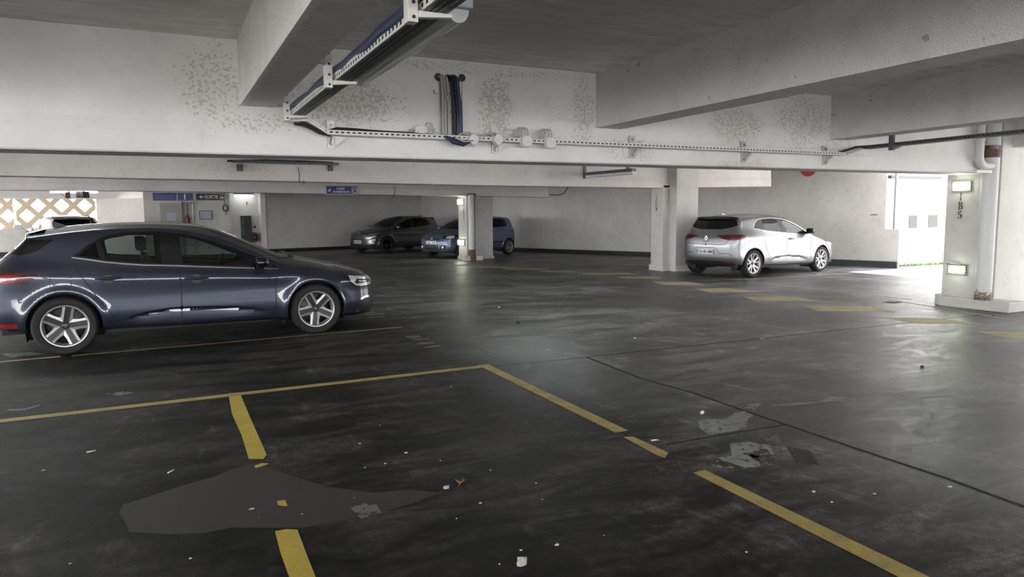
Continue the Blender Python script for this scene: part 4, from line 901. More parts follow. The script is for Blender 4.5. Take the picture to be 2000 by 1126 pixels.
ground('scuff_mark', [(1425, 866), (1460, 862), (1505, 870), (1512, 886), (1500, 905), (1460, 915), (1395, 912), (1380, 895), (1430, 890)], 'scuff_pale', z=.001); ground('scuff_mark', [(1482, 842), (1515, 842), (1528, 870), (1530, 900), (1508, 872), (1495, 860)], 'scuff_soft', z=.001)
for x0, y0, x1, y1, w in ((1490, 876, 1508, 905, .05), (1478, 880, 1492, 908, .04), (1466, 886, 1480, 900, .03), (1455, 884, 1480, 893, .05), (1395, 894, 1420, 912, .05), (1380, 896, 1400, 908, .05), (1415, 902, 1450, 914, .04), (1455, 915, 1478, 919, .05), (1540, 873, 1560, 903, .025), (1549, 873, 1570, 905, .02), (1558, 875, 1580, 906, .025), (1568, 877, 1588, 906, .03), (1578, 880, 1597, 908, .025), (1285, 905, 1300, 925, .05), (1330, 900, 1340, 925, .04)): gline('tyre_mark', (x0, y0), (x1, y1), w, 'tread_dark', z=.0012)
ground('scuff_mark', [(205, 769), (240, 764), (262, 766), (235, 772)], 'scuff_soft', z=.001); ground('scuff_mark', [(18, 798), (50, 797), (92, 785), (90, 789), (48, 801), (10, 803)], 'scuff_soft', z=.001); ground('scuff_mark', [(0, 690), (60, 687), (85, 691), (20, 698)], 'scuff_soft', z=.001)

# ---- ceilings
m = MB(); m.box(-12.3, 15.2, -9.3, YB+.3, CZ, CZ+.3); ceil = S(m, 'ceiling', 'ceiling_concrete')  # right overhang past the pillars, out of view, added to shade the column
m = MB(); m.prism([(-12.3, YB+.3, CZ), (17.0, YB+.3, CZ), (17.0, 15.2, CZ), (19.5, 15.2, CZ), (19.5, 34.9, CZ), (-12.3, 34.9, CZ)], (0, 0, .3)); S(m, 'ceiling_deep', 'ceiling_concrete')  # right edge, out of view, pushed outwards to hold back sky light
# ---- cross beams: sections along x with their own underside height
def cross_beam(name, y0, y1, ends, mat, top=CZ+.02, lip=.02):
    m = MB(); n = len(ends); vs = []
    for x, z in ends: vs += [(x, y0+lip, top), (x, y0+lip, z+.27), (x, y0, z+.17), (x, y0, z+.012), (x, y0+.012, z), (x, y1, z), (x, y1, top)]
    k = 7; fs = [(i*k+j, i*k+(j+1) % k, (i+1)*k+(j+1) % k, (i+1)*k+j) for i in range(n-1) for j in range(k)]+[tuple(range(k)), tuple(range((n-1)*k, n*k))]
    m.add(vs, fs); return S(m, name, mat)
cross_beam('beam', YB, YB+.42, [(-12.3, 1.956), (-1, 1.975), (4.5, 1.998), (10.8, 2.019), (11.35, 2.02)], 'paint_beam')
cross_beam('beam', YC, YC+.4, [(-12.3, 2.21), (-2.4, 2.188), (2, 2.163), (7, 2.128), (11.4, 2.123), (15.2, 2.20)], 'paint_far')
cross_beam('beam', YD, YD+.4, [(-12.3, 2.185), (0, 2.181), (5, 2.137), (8.3, 2.107), (11.98, 2.073)], 'paint_far')
# ---- beams running in depth from the main beam towards the camera
def long_beam(x0, x1, zb, side, under):
    m = MB(); y0, y1 = -9, YB+.05
    m.quad((x0, y0, CZ+.02), (x0, y1, CZ+.02), (x0, y1, zb), (x0, y0, zb)); m.quad((x1, y0, CZ+.02), (x1, y0, zb), (x1, y1, zb), (x1, y1, CZ+.02)); m.quad((x0, y0, CZ+.02), (x0, y0, zb), (x1, y0, zb), (x1, y0, CZ+.02))
    m.cur = 1; m.quad((x0, y0, zb), (x0, y1, zb), (x1, y1, zb), (x1, y0, zb)); m.cur = 0
    m.quad((x0, y0, CZ+.02), (x1, y0, CZ+.02), (x1, y1, CZ+.02), (x0, y1, CZ+.02)); return S(m, 'beam', [side, under], recalc=True)
long_beam(.632, .912, 2.39, 'spray_paint', 'beam_underside'); long_beam(4.175, 4.49, 2.368, 'spray_grey', 'concrete_under'); long_beam(7.70, 8.02, 2.386, 'spray_grey', 'concrete_under'); long_beam(11.42, 11.75, 2.40, 'spray_grey', 'concrete_under'); long_beam(-2.9, -2.62, 2.39, 'spray_paint', 'concrete_under')
# ---- pillars of row 5: a block that carries the number, a rear block, a plinth
def pillar(name, parts, plinth, mat='paint_pillar'):
    r = MB()
    for b in parts: r.box(*b)
    o = r.build(name, mat, bevel=.012); struct(o)
    for b in plinth:
        q = MB(); q.box(*b); q.build('plinth', mat, o, bevel=.015)
    return o
B5 = pillar('pillar', [(11.0, 11.7, 6.56, 7.10, .0, 2.03), (11.17, 12.65, 6.40, 7.0, 0, CZ)], [(10.86, 11.3, 6.0, 7.05, 0, .15), (10.93, 11.2, 7.05, 7.16, 0, .17)])
C5 = pillar('pillar', [(11.5, 11.95, 14.77, 15.27, 0, 2.2), (11.69, 12.39, 14.48, 15.2, 0, CZ)], [(11.46, 11.72, 14.70, 15.30, 0, .16), (11.65, 12.44, 14.43, 14.9, 0, .16)])
D5 = pillar('pillar', [(8.93, 9.2, 21.69, 22.43, 0, 2.2), (9.47, 10.12, 22.25, 22.9, 0, CZ)], [(8.90, 9.22, 21.64, 22.47, 0, .12), (9.43, 10.15, 22.2, 22.95, 0, .10)])
def tube_bend(pts, r, n=8):
    out = []
    for i, p in enumerate(pts):
        p = Vector(p)
        if i in (0, len(pts)-1): out.append(p); continue
        a, b = Vector(pts[i-1]), Vector(pts[i+1]); d = min(r, (a-p).length*.48, (b-p).length*.48); A = p+(a-p).normalized()*d; B = p+(b-p).normalized()*d
        for k in range(n+1):
            t = k/n; out.append(A*(1-t)**2+p*2*t*(1-t)+B*t*t)
    return out
pc = onZ(1932, 604); py = 6.43; px = onY(1926, 470, 6.43).x
pipe = thing('drain_pipe', 'thick grey painted drain pipe standing beside the 1B5 pillar face', 'pipe', (px, py, .15))
MB().lathe([(0, .15), (.112, .15), (.112, 2.24), (0, 2.24)], (px, py, 0), 'z', 32).build('pipe', 'pipe_rusty', pipe, smooth=True)
MB().lathe([(0, 2.24), (.106, 2.24), (.110, 2.33), (.10, 2.36), (0, 2.36)], (px, py, 0), 'z', 32).build('broken_collar', 'rust', pipe, smooth=True)
MB().lathe([(0, 2.42), (.112, 2.42), (.112, CZ), (0, CZ)], (px, py, 0), 'z', 32).build('upper_pipe', 'pipe_paint', pipe, smooth=True)
MB().tube([(px, py, 2.33), (px, py, 2.5)], .075, 16).build('inner_sleeve', 'steel_dark', pipe)
ex_ = onY(1914, 270, py-.02).x
e = thing('elbow_pipe', 'light grey elbow pipe curving into the thick drain pipe beside the 1B5 pillar', 'pipe', (px-.18, py-.05, CZ))
MB().tube(tube_bend([(ex_, py-.02, CZ), (ex_, py-.02, 2.12), (px-.02, py-.04, 2.12)], .16, 10), .06, 20).build('bent_pipe', 'pipe_paint', e, smooth=True)
MB().tube([(ex_, py-.02, 2.46), (ex_, py-.02, 2.52)], .068, 20).build('pipe_socket', 'pipe_paint', e, smooth=True)
m = MB(); m.box(onY(1903, 326, py-.16).x, onY(1933, 326, py-.16).x, py-.20, py-.12, 2.0, 2.045); tag(m.build('pipe_bracket', 'cream_steel', bevel=.006), 'short cream bracket under the elbow pipe at the 1B5 pillar', 'bracket')
py2 = 21.55; px2 = onY(920.5, 440, 21.55).x
p2 = thing('drain_pipe', 'slim grey drain pipe with a rusted foot beside the 1D5 pillar face', 'pipe', (px2, py2, 0))
MB().lathe([(0, .2), (.102, .2), (.102, 2.14), (0, 2.14)], (px2, py2, 0), 'z', 24).build('pipe', 'pipe_paint', p2, smooth=True); MB().lathe([(0, 0), (.20, 0), (.14, .18), (.115, .26), (.106, .36), (0, .36)], (px2, py2, 0), 'z', 20).build('rusted_foot', 'rust', p2, smooth=True)
m = MB(); m.box(px2-.10, px2+.16, py2-.06, py2+.06, 2.10, 2.18); m.box(px2-.02, px2+.05, py2-.06, py2+.04, 1.95, 2.12); m.build('pipe_clamp', 'rust', p2, bevel=.02)
for i, (dx, dy, s) in enumerate(((-.22, -.12, .12), (.22, -.10, .13))):
    m = MB(); m.hexa([(px2+dx+a*s*(1-.15*c), py2+dy+b*s*.8*(1-.2*c), c*.17) for a in (-1, 1) for b in (-1, 1) for c in (0, 1)]); tag(m.build('concrete_block', 'paint_pillar', bevel=.03), ['chipped concrete block at the left of the rusted pipe foot', 'chipped concrete block at the right of the rusted pipe foot'][i], 'block')
# stencilled numbers
GL = {'1': [[(-.16, 0), (.16, 0), (.16, .05), (.07, .06), (.07, .44), (-.05, .44), (-.05, .06), (-.16, .05)], [(-.05, .52), (.07, .52), (.07, 1), (-.0, 1), (-.17, .86), (-.05, .84)]],
      'B': [[(-.28, 0), (-.05, 0), (-.05, 1), (-.28, 1), (-.28, .94), (-.19, .92), (-.19, .08), (-.28, .06)], [(.0, .55), (.0, .48), (.12, .45), (.16, .28), (.12, .08), (.0, .06), (.0, 0), (.2, .02), (.31, .14), (.31, .36), (.2, .51)], [(.0, .55), (.18, .54), (.28, .66), (.28, .84), (.18, .97), (.0, 1), (.0, .94), (.1, .9), (.14, .76), (.1, .61), (.0, .59)]],
      '5': [[(-.22, 1), (-.1, 1), (-.1, .55), (-.2, .5), (-.22, .5)], [(-.06, 1), (.24, 1), (.2, .86), (-.06, .86)], [(-.06, .62), (.1, .62), (.25, .5), (.27, .28), (.18, .06), (.02, 0), (.02, .06), (.1, .12), (.13, .3), (.08, .48), (-.06, .54)], [(-.05, 0), (-.05, .06), (-.12, .1), (-.12, .24), (-.27, .24), (-.24, .08)]],
      'C': [[(-.03, 0), (-.03, .06), (-.12, .14), (-.16, .4), (-.16, .6), (-.12, .86), (-.03, .94), (-.03, 1), (-.2, .95), (-.3, .7), (-.3, .3), (-.2, .05)], [(.03, 1), (.03, .94), (.13, .88), (.18, .72), (.27, .72), (.27, 1), (.2, .96)], [(.03, 0), (.03, .06), (.14, .12), (.19, .3), (.27, .3), (.24, .1), (.15, .02)]],
      'D': [[(-.3, 0), (-.05, 0), (-.05, 1), (-.3, 1), (-.3, .94), (-.2, .92), (-.2, .08), (-.3, .06)], [(0, 0), (.16, .03), (.28, .2), (.31, .5), (.28, .8), (.16, .97), (0, 1), (0, .94), (.1, .9), (.16, .7), (.16, .3), (.1, .1), (0, .06)]]}
def stencil(par, txt, o, right, h, gap=.03):
    M = frame4(o, right, (0, 0, 1)); y = 0
    for ch in txt:
        y -= h; m = MB()
        for g in GL[ch]:
            m.add([M @ Vector((a*h, y+b*h, .002)) for a, b in g], [tuple(range(len(g)))])
        m.build('stencil_mark', 'stencil', par); y -= gap
stencil(B5, '1B5', onX(1877, 376, 11.0-.014), (0, -1, 0), .118, .022); stencil(C5, '1C5', onX(1282, 380, 11.5-.014), (0, -1, 0), .125, .02); stencil(D5, '1D5', onX(905, 402, 8.93-.014), (0, -1, 0), .135, .02)
# luminous markers on the pillar faces
def marker(x, y0, y1, z0, z1, label, cage):
    o = thing('marker_lamp', label, 'lamp', (x, (y0+y1)/2, z0), group='lit marker boxes on the row pillars')
    m = MB(); m.box(x-.035, x+.0, y0-.02, y1+.02, z0-.02, z1+.02); m.build('lamp_housing', 'marker_frame', o, bevel=.006)
    m = MB(); m.box(x-.06, x-.034, y0, y1, z0, z1); m.build('lit_panel', 'marker_lit', o, bevel=.008)
    if cage:
        m = MB()
        for k in range(9):
            y = y0-.04+(y1-y0+.08)*k/8; m.tube([(x-.0, y, z0-.04), (x-.085, y, z0-.03), (x-.085, y, z1+.03), (x, y, z1+.04)], .0022, 4)
        for k in range(5):
            z = z0-.03+(z1-z0+.06)*k/4; m.tube([(x, y0-.04, z), (x-.085, y0-.035, z), (x-.085, y1+.035, z), (x, y1+.04, z)], .0022, 4)
        m.build('wire_guard', 'wire', o)
    return o
marker(11.0, 6.73, 6.97, 1.79, 1.90, 'lit rectangular lamp above the number on the 1B5 pillar', False); marker(11.0, 6.735, 6.965, .525, .62, 'lit lamp behind a wire guard low on the 1B5 pillar', True)
marker(8.93, 21.9, 22.35, 1.84, 2.0, 'lit rectangular lamp above the number on the 1D5 pillar', False); marker(8.93, 21.88, 22.35, .50, .65, 'lit lamp behind a wire guard low on the 1D5 pillar', True)
m = MB(); m.tube([(10.985, 7.1, .66), (10.98, 6.98, .67), (10.98, 6.85, .66), (10.985, 6.8, .645)], .008, 6); tag(m.build('lamp_cable', 'cable_grey', smooth=True), 'grey cable leading to the guarded lamp low on the 1B5 pillar', 'cable')
# ---- boundary walls
def wall(name, pts, z0, z1, mat, th=.25, flip=1):
    m = MB()
    for (a, b) in zip(pts, pts[1:]):
        A, B = Vector((*a, 0)), Vector((*b, 0)); d = (B-A).normalized(); n = Vector((-d.y, d.x, 0))*th*flip
        m.hexa([(p.x+q.x, p.y+q.y, z) for p in (A, B) for q in (Vector((0, 0, 0)), n) for z in (z0, z1)])
    return S(m, name, mat)
W1, W2, W3, W4 = (11.5, 33.8), (13.04, 25.82), (15.29, 20.38), (16.82, 14.55)
W5 = (17.38, 12.42); sill = onZ(1728, 447, 0)
nx = lambda t: (W4[0]+(W5[0]-W4[0])*t, W4[1]+(W5[1]-W4[1])*t)
def face_pt(px_, py_, A, B):         # the point of the upright wall through A and B seen at photo pixel px_, py_
    d = Vector((B[0]-A[0], B[1]-A[1], 0)).normalized(); n = Vector((d.y, -d.x, 0)); r = Vector(_F*FPX+_R*(px_-1000)-_U*(py_-563)); O = Vector(_O)
    t = (Vector((A[0], A[1], 0))-O).dot(n)/r.dot(n); return O+r*t, n
_p = face_pt(1728, 447, W4, W5)[0]; TN = (Vector((_p.x, _p.y))-Vector(W4)).length/(Vector(W5)-Vector(W4)).length; SILL = _p.z
TP = (lambda p: (Vector((p.x, p.y))-Vector(W4)).length/(Vector(W5)-Vector(W4)).length)(face_pt(1747, 447, W4, W5)[0])
wall('wall_back', [(3.66, 31.18), W1], 0, CZ, 'paint_wall', flip=1)
wall('wall_right', [W1, W2, W3, nx(TN)], 0, CZ+.6, 'paint_wall', th=.05); wall('wall_right_low', [nx(TN), W5], 0, SILL, 'paint_wall', th=.05)
wall('baseboard_back', [(3.66, 31.165), (W1[0], W1[1]-.015)], 0, .14, 'tar_base', th=.02, flip=-1); wall('baseboard_right', [(W1[0]-.012, W1[1]), (W2[0]-.012, W2[1]), (W3[0]-.012, W3[1]), (W4[0]-.012, W4[1])], 0, .15, 'tar_base', th=.02, flip=-1)
wall('trim_kerb', [(W4[0]-.01, W4[1]), (W5[0]-.01, W5[1])], 0, .165, 'tar_trim', th=.06, flip=-1)
m = MB(); q = nx(TP); m.box(q[0], q[0]+.06, q[1]-.0, q[1]+.06, SILL, CZ+.6); S(m, 'window_post', 'galvanised')
m = MB(); q0, q1 = nx(TP), W5; m.box(q0[0], 19.5, 12.7, 12.88, 2.36, 2.44); S(m, 'lintel', 'steel_dark')
# the white yard wall outside, with two small windows, and grass at its foot
YW = 12.9
m = MB(); m.box(17.34, 25, YW, YW+.3, 0, 6.0); yard = S(m, 'wall_yard', 'plaster_outside')
for k, (xa, xb, ya, yb) in enumerate(((1774, 1791, 420, 445), (1812, 1831, 419, 444))):
    a = onY(xa, yb, YW); b = onY(xb, ya, YW); m = MB(); m.box(a.x, b.x, YW-.02, YW+.1, a.z, b.z); w = S(m, 'window_%d' % (k+1), 'window_grey')
    m = MB(); m.box(a.x-.05, b.x+.05, YW-.05, YW+.02, a.z-.06, a.z-.01); m.build('window_sill', 'plaster_outside', w)
m = MB(); rnd = random.Random(3)
for k in range(900):
    x = rnd.uniform(17.5, 21.5); y = YW-.03-abs(rnd.gauss(0, .12)); h = rnd.uniform(.04, .14); a = rnd.uniform(0, PI); w = .006; dx, dy = math.cos(a)*w, math.sin(a)*w; lx, ly = rnd.uniform(-.04, .04), rnd.uniform(-.04, .04)
    m.add([(x-dx, y-dy, 0), (x+dx, y+dy, 0), (x+lx, y+ly, h)], [(0, 1, 2)])
g = m.build('grass', 'grass', recalc=False); tag(g, 'thin strip of green grass along the foot of the white yard wall', 'grass', kind='stuff')
# no-entry sign whose lower edge shows under the main beam
c = onY(1580, 327, 15.6); M = Matrix.Translation((16.22, 15.6, onY(1580, 330, 15.6).z))
p, n = face_pt(1580, 328, W3, W4); n = n if n.x < 0 else -n; u = Vector((-n.y, n.x, 0))
sg = thing('no_entry_sign', 'round red sign on the far wall, mostly hidden above the main beam', 'sign', p)
m = MB(); m.prism([p+n*.03+(u*math.cos(t)+Vector((0, 0, 1))*math.sin(t))*.24 for t in [2*PI*k/40 for k in range(40)]], n*.01); m.build('sign_disc', 'red_paint', sg)
m = MB(); m.prism([p+n*.041+u*a+Vector((0, 0, b)) for a, b in ((-.15, .0), (.15, .0), (.15, .07), (-.15, .07))], n*.003); m.build('white_bar', 'paper', sg)
p, n = face_pt(1707, 419, W3, W5); n = n if n.x < 0 else -n; u = Vector((-n.y, n.x, 0)); m = MB(); m.prism([p+u*a+Vector((0, 0, b)) for a, b in ((-.09, -.01), (.09, -.01), (.09, .012), (-.09, .012))], n*.012); tag(m.build('wall_slot', 'steel_dark'), 'short dark metal slot on the far wall right of the silver car', 'slot')
q = onY(771, 366, YD-.03); q2 = onY(769, 384, YD-.03); m = MB(); m.tube([q+Vector((0, 0, .05)), q, (q+q2)/2+Vector((.015, 0, 0)), q2+Vector((0, 0, .03)), q2+Vector((-.04, 0, -.03))], .009, 6); tag(m.build('loose_cable', 'cable_black', smooth=True), 'thin loose cable hanging over the third cross beam right of the blue pay sign', 'cable')
for a, b in (((582, 326), (584, 357)), ((593, 352), (592, 360))):
    A, B = onY(*a, YC-.002), onY(*b, YC-.002); m = MB(); m.tube([A, (A+B)/2+Vector((.02, 0, 0)), B], .006, 5); struct(m.build('crack_line', 'seam'))
# ---- far left: lattice wall, parapet, exit corner
YL = 34.5
z0 = onY(0, 447, YL).z; z1 = onY(0, 388, YL).z
m = MB(); m.box(-12.3, -2.4, YL-.05, YL+.25, 0, z0); S(m, 'wall_lattice', 'paint_wall'); m = MB(); m.box(-12.3, -2.4, YL-.07, YL-.05, 0, .16); S(m, 'baseboard_lattice', 'tar_base')
m = MB(); m.box(-12.3, 2.6, YL-.6, YL+.3, z1, CZ); S(m, 'lintel', 'spray_grey')
def lattice(x0, x1, ph, name_label):
    """diagonal concrete bars clipped to a panel"""
    o = thing('lattice_screen', name_label, 'screen', ((x0+x1)/2, YL+.1, z0)); pit = onY(97.5, 400, YL).x-onY(51, 400, YL).x; hh = (onY(51, 401, YL).z-onY(76, 421, YL).z)*2; w = .19
    zc = onY(51, 401, YL).z; xr = onY(51, 401, YL).x+ph; m = MB()
    def clip(poly, f):
        out = []
        for i in range(len(poly)):
            a, b = poly[i], poly[(i+1) % len(poly)]; fa, fb = f(a), f(b)
            if fa >= 0: out.append(a)
            if fa*fb < 0: t = fa/(fa-fb); out.append((a[0]+(b[0]-a[0])*t, a[1]+(b[1]-a[1])*t))
        return out
    for sgn in (1, -1):
        for k in range(-30, 31):
            dx, dz = pit/2, sgn*hh/2; L = math.hypot(dx, dz); nxx, nzz = -dz/L*w/2, dx/L*w/2; cx, cz = xr+k*pit, zc; q = 20
            poly = [(cx-dx*q-nxx, cz-dz*q-nzz), (cx+dx*q-nxx, cz+dz*q-nzz), (cx+dx*q+nxx, cz+dz*q+nzz), (cx-dx*q+nxx, cz-dz*q+nzz)]
            for f in (lambda p: p[0]-x0, lambda p: x1-p[0], lambda p: p[1]-z0, lambda p: z1-p[1]): poly = clip(poly, f) if len(poly) > 2 else []
            if len(poly) > 2: m.prism([(a, YL+(.0 if sgn > 0 else .006), b) for a, b in poly], (0, .14, 0))
    m.build('lattice_bars', 'lattice', o); return o
lattice(onY(31.5, 420, YL).x, onY(187, 420, YL).x, 0, 'beige diamond lattice screen behind the white car'); lattice(-9.5, onY(26.5, 420, YL).x, .18, 'beige diamond lattice screen at the far left edge')
for i, (xa, xb, ya) in enumerate(((28, 44, 438), (52, 63, 437))):
    a = onY(xa, ya, YL); b = onY(xb, ya, YL); m = MB(); m.box(a.x, b.x, YL-.04, YL+.2, z0, a.z); tag(m.build('lattice_block', 'paint_wall', bevel=.01), ['pale block under the joint of the two lattice screens', 'pale block on the parapet under the right lattice screen'][i], 'block')
xe = onY(285, 430, 32.5).x
m = MB(); m.hexa([(x, y, z) for x, y in ((onY(190, 430, YL).x, YL),) for y in (YL-.1, YL+.25) for z in (0, z1)]+[(x, y, z) for x in (xe,) for y in (32.4, 32.75) for z in (0, z1)]); S(m, 'wall_left_return', 'paint_wall')
YE = 31.0
m = MB(); m.box(xe-.02, onY(450, 430, YE).x, YE, YE+.3, 0, CZ); S(m, 'wall_exit', 'paint_wall')
m = MB(); m.box(onY(450, 430, YE).x-.3, 3.9, 31.45, 31.7, 0, CZ); S(m, 'wall_recess', 'paint_wall')
m = MB(); m.box(3.66, 3.85, 31.18, 31.5, 0, CZ); S(m, 'wall_recess_side', 'paint_wall')
d = thing('door_1', 'beige door with a pinned notice under the blue exit sign', 'door', (onY(333, 430, YE).x, YE, 0)); d['kind'] = 'structure'
a, b = onY(312, 396, YE), onY(354, 396, YE)
m = MB(); m.box(a.x, b.x, YE-.04, YE, 0, a.z); m.build('door_leaf', 'door_paint', d); m = MB(); m.box(b.x, b.x+.07, YE-.07, YE, 0, a.z+.05); m.build('door_frame', 'steel_dark', d)
a, b = onY(326, 431, YE-.05), onY(343, 415, YE-.05); m = MB(); m.box(a.x, b.x, YE-.055, YE-.045, a.z, b.z); m.build('notice', 'paper_blue', d)
for i, (xp, r, ytop, lab) in enumerate(((367, .03, 396, 'thin dark pipe coming down the wall onto the red extinguisher'), (378, .025, 380, 'thin grey pipe running down the wall left of the framed plan'))):
    p = onY(xp, 430, YE-.08); m = MB(); m.tube([(p.x, YE-.08, .02 if i else .95), (p.x, YE-.08, onY(xp, ytop, YE-.08).z)]+([(p.x+.25, YE-.08, onY(xp, ytop, YE-.08).z)] if i == 0 else []), r, 8); tag(m.build('wall_pipe', ['steel_dark', 'pipe_paint'][i], smooth=True), lab, 'pipe')
p = onY(367, 432, YE-.12); ex = thing('fire_extinguisher', 'red fire extinguisher on the wall beside the beige door', 'extinguisher', (p.x, YE-.12, p.z-.25))
MB().lathe([(0, -.28), (.075, -.28), (.08, -.25), (.08, .12), (.05, .2), (.03, .22), (.0, .22)], (p.x, YE-.12, p.z), 'z', 20).build('cylinder', 'red_dull', ex, smooth=True); m = MB(); m.box(p.x-.02, p.x+.02, YE-.18, YE-.1, p.z+.21, p.z+.27); m.tube([(p.x, YE-.14, p.z+.24), (p.x-.11, YE-.14, p.z+.15), (p.x-.12, YE-.12, p.z-.15)], .012, 6); m.build('valve_hose', 'cable_black', ex)
def frame_box(name, label, cat, x0, y0, x1, y1, Y, mat, fr='sign_frame', w=.03, th=.03):
    a, b = onY(x0, y1, Y), onY(x1, y0, Y); o = thing(name, label, cat, ((a.x+b.x)/2, Y, a.z)); m = MB(); m.box(a.x, b.x, Y, Y+th, a.z, b.z); m.build('panel', mat, o)
    m = MB()
    for q in ((a.x-w, b.x+w, Y-.01, Y+th, a.z-w, a.z), (a.x-w, b.x+w, Y-.01, Y+th, b.z, b.z+w), (a.x-w, a.x, Y-.01, Y+th, a.z, b.z), (b.x, b.x+w, Y-.01, Y+th, a.z, b.z)): m.box(*q)
    m.build('frame', fr, o); return o, a, b
def letters(o, txt, x0, y0, x1, y1, Y, mat, nm='lettering'):
    a, b = onY(x0, y1, Y), onY(x1, y0, Y); v, f = text_mb(txt, .3, frame4((a.x, Y-.004, a.z), (1, 0, 0), (0, 0, 1)), .002, .004, cap=b.z-a.z, width=b.x-a.x); m = MB(); m.add(v, f); return m.build(nm, mat, o)
pl, a, b = frame_box('framed_plan', 'framed evacuation plan on the wall under the black exit sign', 'frame', 391, 412, 412, 427, YE-.05, 'paper_blue', 'steel_dark', .025)
m = MB()
for q in ((.2, .3, .75, .36), (.3, .5, .8, .55), (.45, .3, .5, .7), (.6, .55, .78, .72)): m.box(a.x+(b.x-a.x)*q[0], a.x+(b.x-a.x)*q[2], YE-.054, YE-.05, a.z+(b.z-a.z)*q[1], a.z+(b.z-a.z)*q[3])
m.build('plan_drawing', 'cable_grey', pl)
p = onY(440, 406, YE-.03); m = MB()
for k in range(3): m.tube([p+Vector((math.cos(t)*(.075+.012*k), -.012*k, math.sin(t)*(.11+.01*k))) for t in [2*PI*i/24 for i in range(25)]], .01, 6, cap=False)
m.tube([p+Vector((.0, 0, .1)), p+Vector((-.01, 0, .3)), p+Vector((0, 0, .55))], .008, 6); m.tube([p+Vector((.03, 0, -.1)), p+Vector((-.02, 0, -.3))], .008, 6)
tag(m.build('cable_coil', 'cable_black', smooth=True), 'coiled black cable hanging on the wall right of the black exit sign', 'cable')
# exit signs
s1, a, b = frame_box('exit_sign', 'long blue hanging sign reading SORTIE with a pedestrian field', 'sign', 299, 377, 377, 391.5, 27.0, 'sign_blue', 'sign_frame', .015, .12)
letters(s1, 'SORTIE', 304, 381, 337, 387.5, 27.0, 'letter_blue'); m = MB(); q = onY(346, 384, 27.0); m.box(q.x-.012, q.x+.012, 26.99, 27.0, a.z, b.z); m.build('divider', 'sign_frame', s1)
q = onY(361, 384, 26.995); m = MB(); m.lathe([(0, -.004), (.022, -.004), (.022, .0), (0, 0)], (q.x, 26.995, q.z+.07), 'y', 12); m.box(q.x-.018, q.x+.018, 26.99, 26.998, q.z-.03, q.z+.045); m.box(q.x-.018, q.x-.004, 26.99, 26.998, q.z-.10, q.z-.03); m.box(q.x+.004, q.x+.018, 26.99, 26.998, q.z-.10, q.z-.03); m.build('pedestrian_pictogram', 'letter_white', s1)
s2, a, b = frame_box('exit_sign', 'black hanging sign with white arrow reading SORTIE', 'sign', 384, 378.5, 438.5, 390, 29.0, 'sign_black', 'sign_black', .008, .10)
letters(s2, 'SORTIE', 400.5, 380.5, 426, 387.5, 29.0, 'letter_white')
def arrow(o, x0, y0, x1, y1, Y, ang=0, mat='letter_white'):
    a, b = onY(x0, y1, Y), onY(x1, y0, Y); c = (a+b)/2; L = (b.x-a.x)/2; m = MB()
    pts = [(-L, 0), (-.2*L, .75*L), (.1*L, .75*L), (-.35*L, .2*L), (L, .2*L), (L, -.2*L), (-.35*L, -.2*L), (.1*L, -.75*L), (-.2*L, -.75*L)]
    m.prism([(c.x+p*math.cos(ang)-q*math.sin(ang), Y-.004, c.z+p*math.sin(ang)+q*math.cos(ang)) for p, q in pts], (0, .003, 0)); return m.build('arrow', mat, o)
arrow(s2, 389, 381, 398, 387.5, 29.0)
a, b = onY(429.5, 389, 29.0), onY(438, 380, 29.0); m = MB()
for q in ((a.x, b.x, a.z, a.z+.012), (a.x, b.x, b.z-.012, b.z), (a.x, a.x+.012, a.z, b.z), (b.x-.012, b.x, a.z, b.z)): m.box(q[0], q[1], 28.992, 28.998, q[2], q[3])
w_, h_ = b.x-a.x, b.z-a.z; m.prism([(a.x+w_*u_, 28.992, a.z+h_*v_) for u_, v_ in ((.15, .25), (.85, .25), (.85, .45), (.7, .5), (.6, .68), (.38, .68), (.28, .5), (.15, .45))], (0, .004, 0)); m.build('car_pictogram', 'letter_white', s2)
s3, a, b = frame_box('pay_sign', 'blue sign reading CAISSE AUTOMATIQUE fixed to the second cross beam', 'sign', 638, 364, 697, 378.5, YD-.04, 'sign_blue', 'sign_frame', .02, .04)
letters(s3, 'CAISSE', 657, 366, 673, 370, YD-.04, 'letter_white'); letters(s3, 'AUTOMATIQUE', 650, 372.5, 683, 376.5, YD-.04, 'letter_white'); arrow(s3, 640.5, 367.5, 647, 374.5, YD-.04, PI/4)
a, b = onY(687, 378, YD-.04), onY(696, 366, YD-.04); m = MB()
for q in ((a.x, b.x, a.z, a.z+.012), (a.x, b.x, b.z-.012, b.z), (a.x, a.x+.012, a.z, b.z), (b.x-.012, b.x, a.z, b.z)): m.box(q[0], q[1], YD-.048, YD-.042, q[2], q[3])
m.tube([(a.x+.03, YD-.046, a.z+.06), (a.x+.06, YD-.046, b.z-.05), (b.x-.04, YD-.046, b.z-.07)], .012, 6); m.tube([(a.x+.04, YD-.046, a.z+.04), (b.x-.03, YD-.046, a.z+.04)], .01, 6); m.build('ticket_pictogram', 'letter_white', s3)
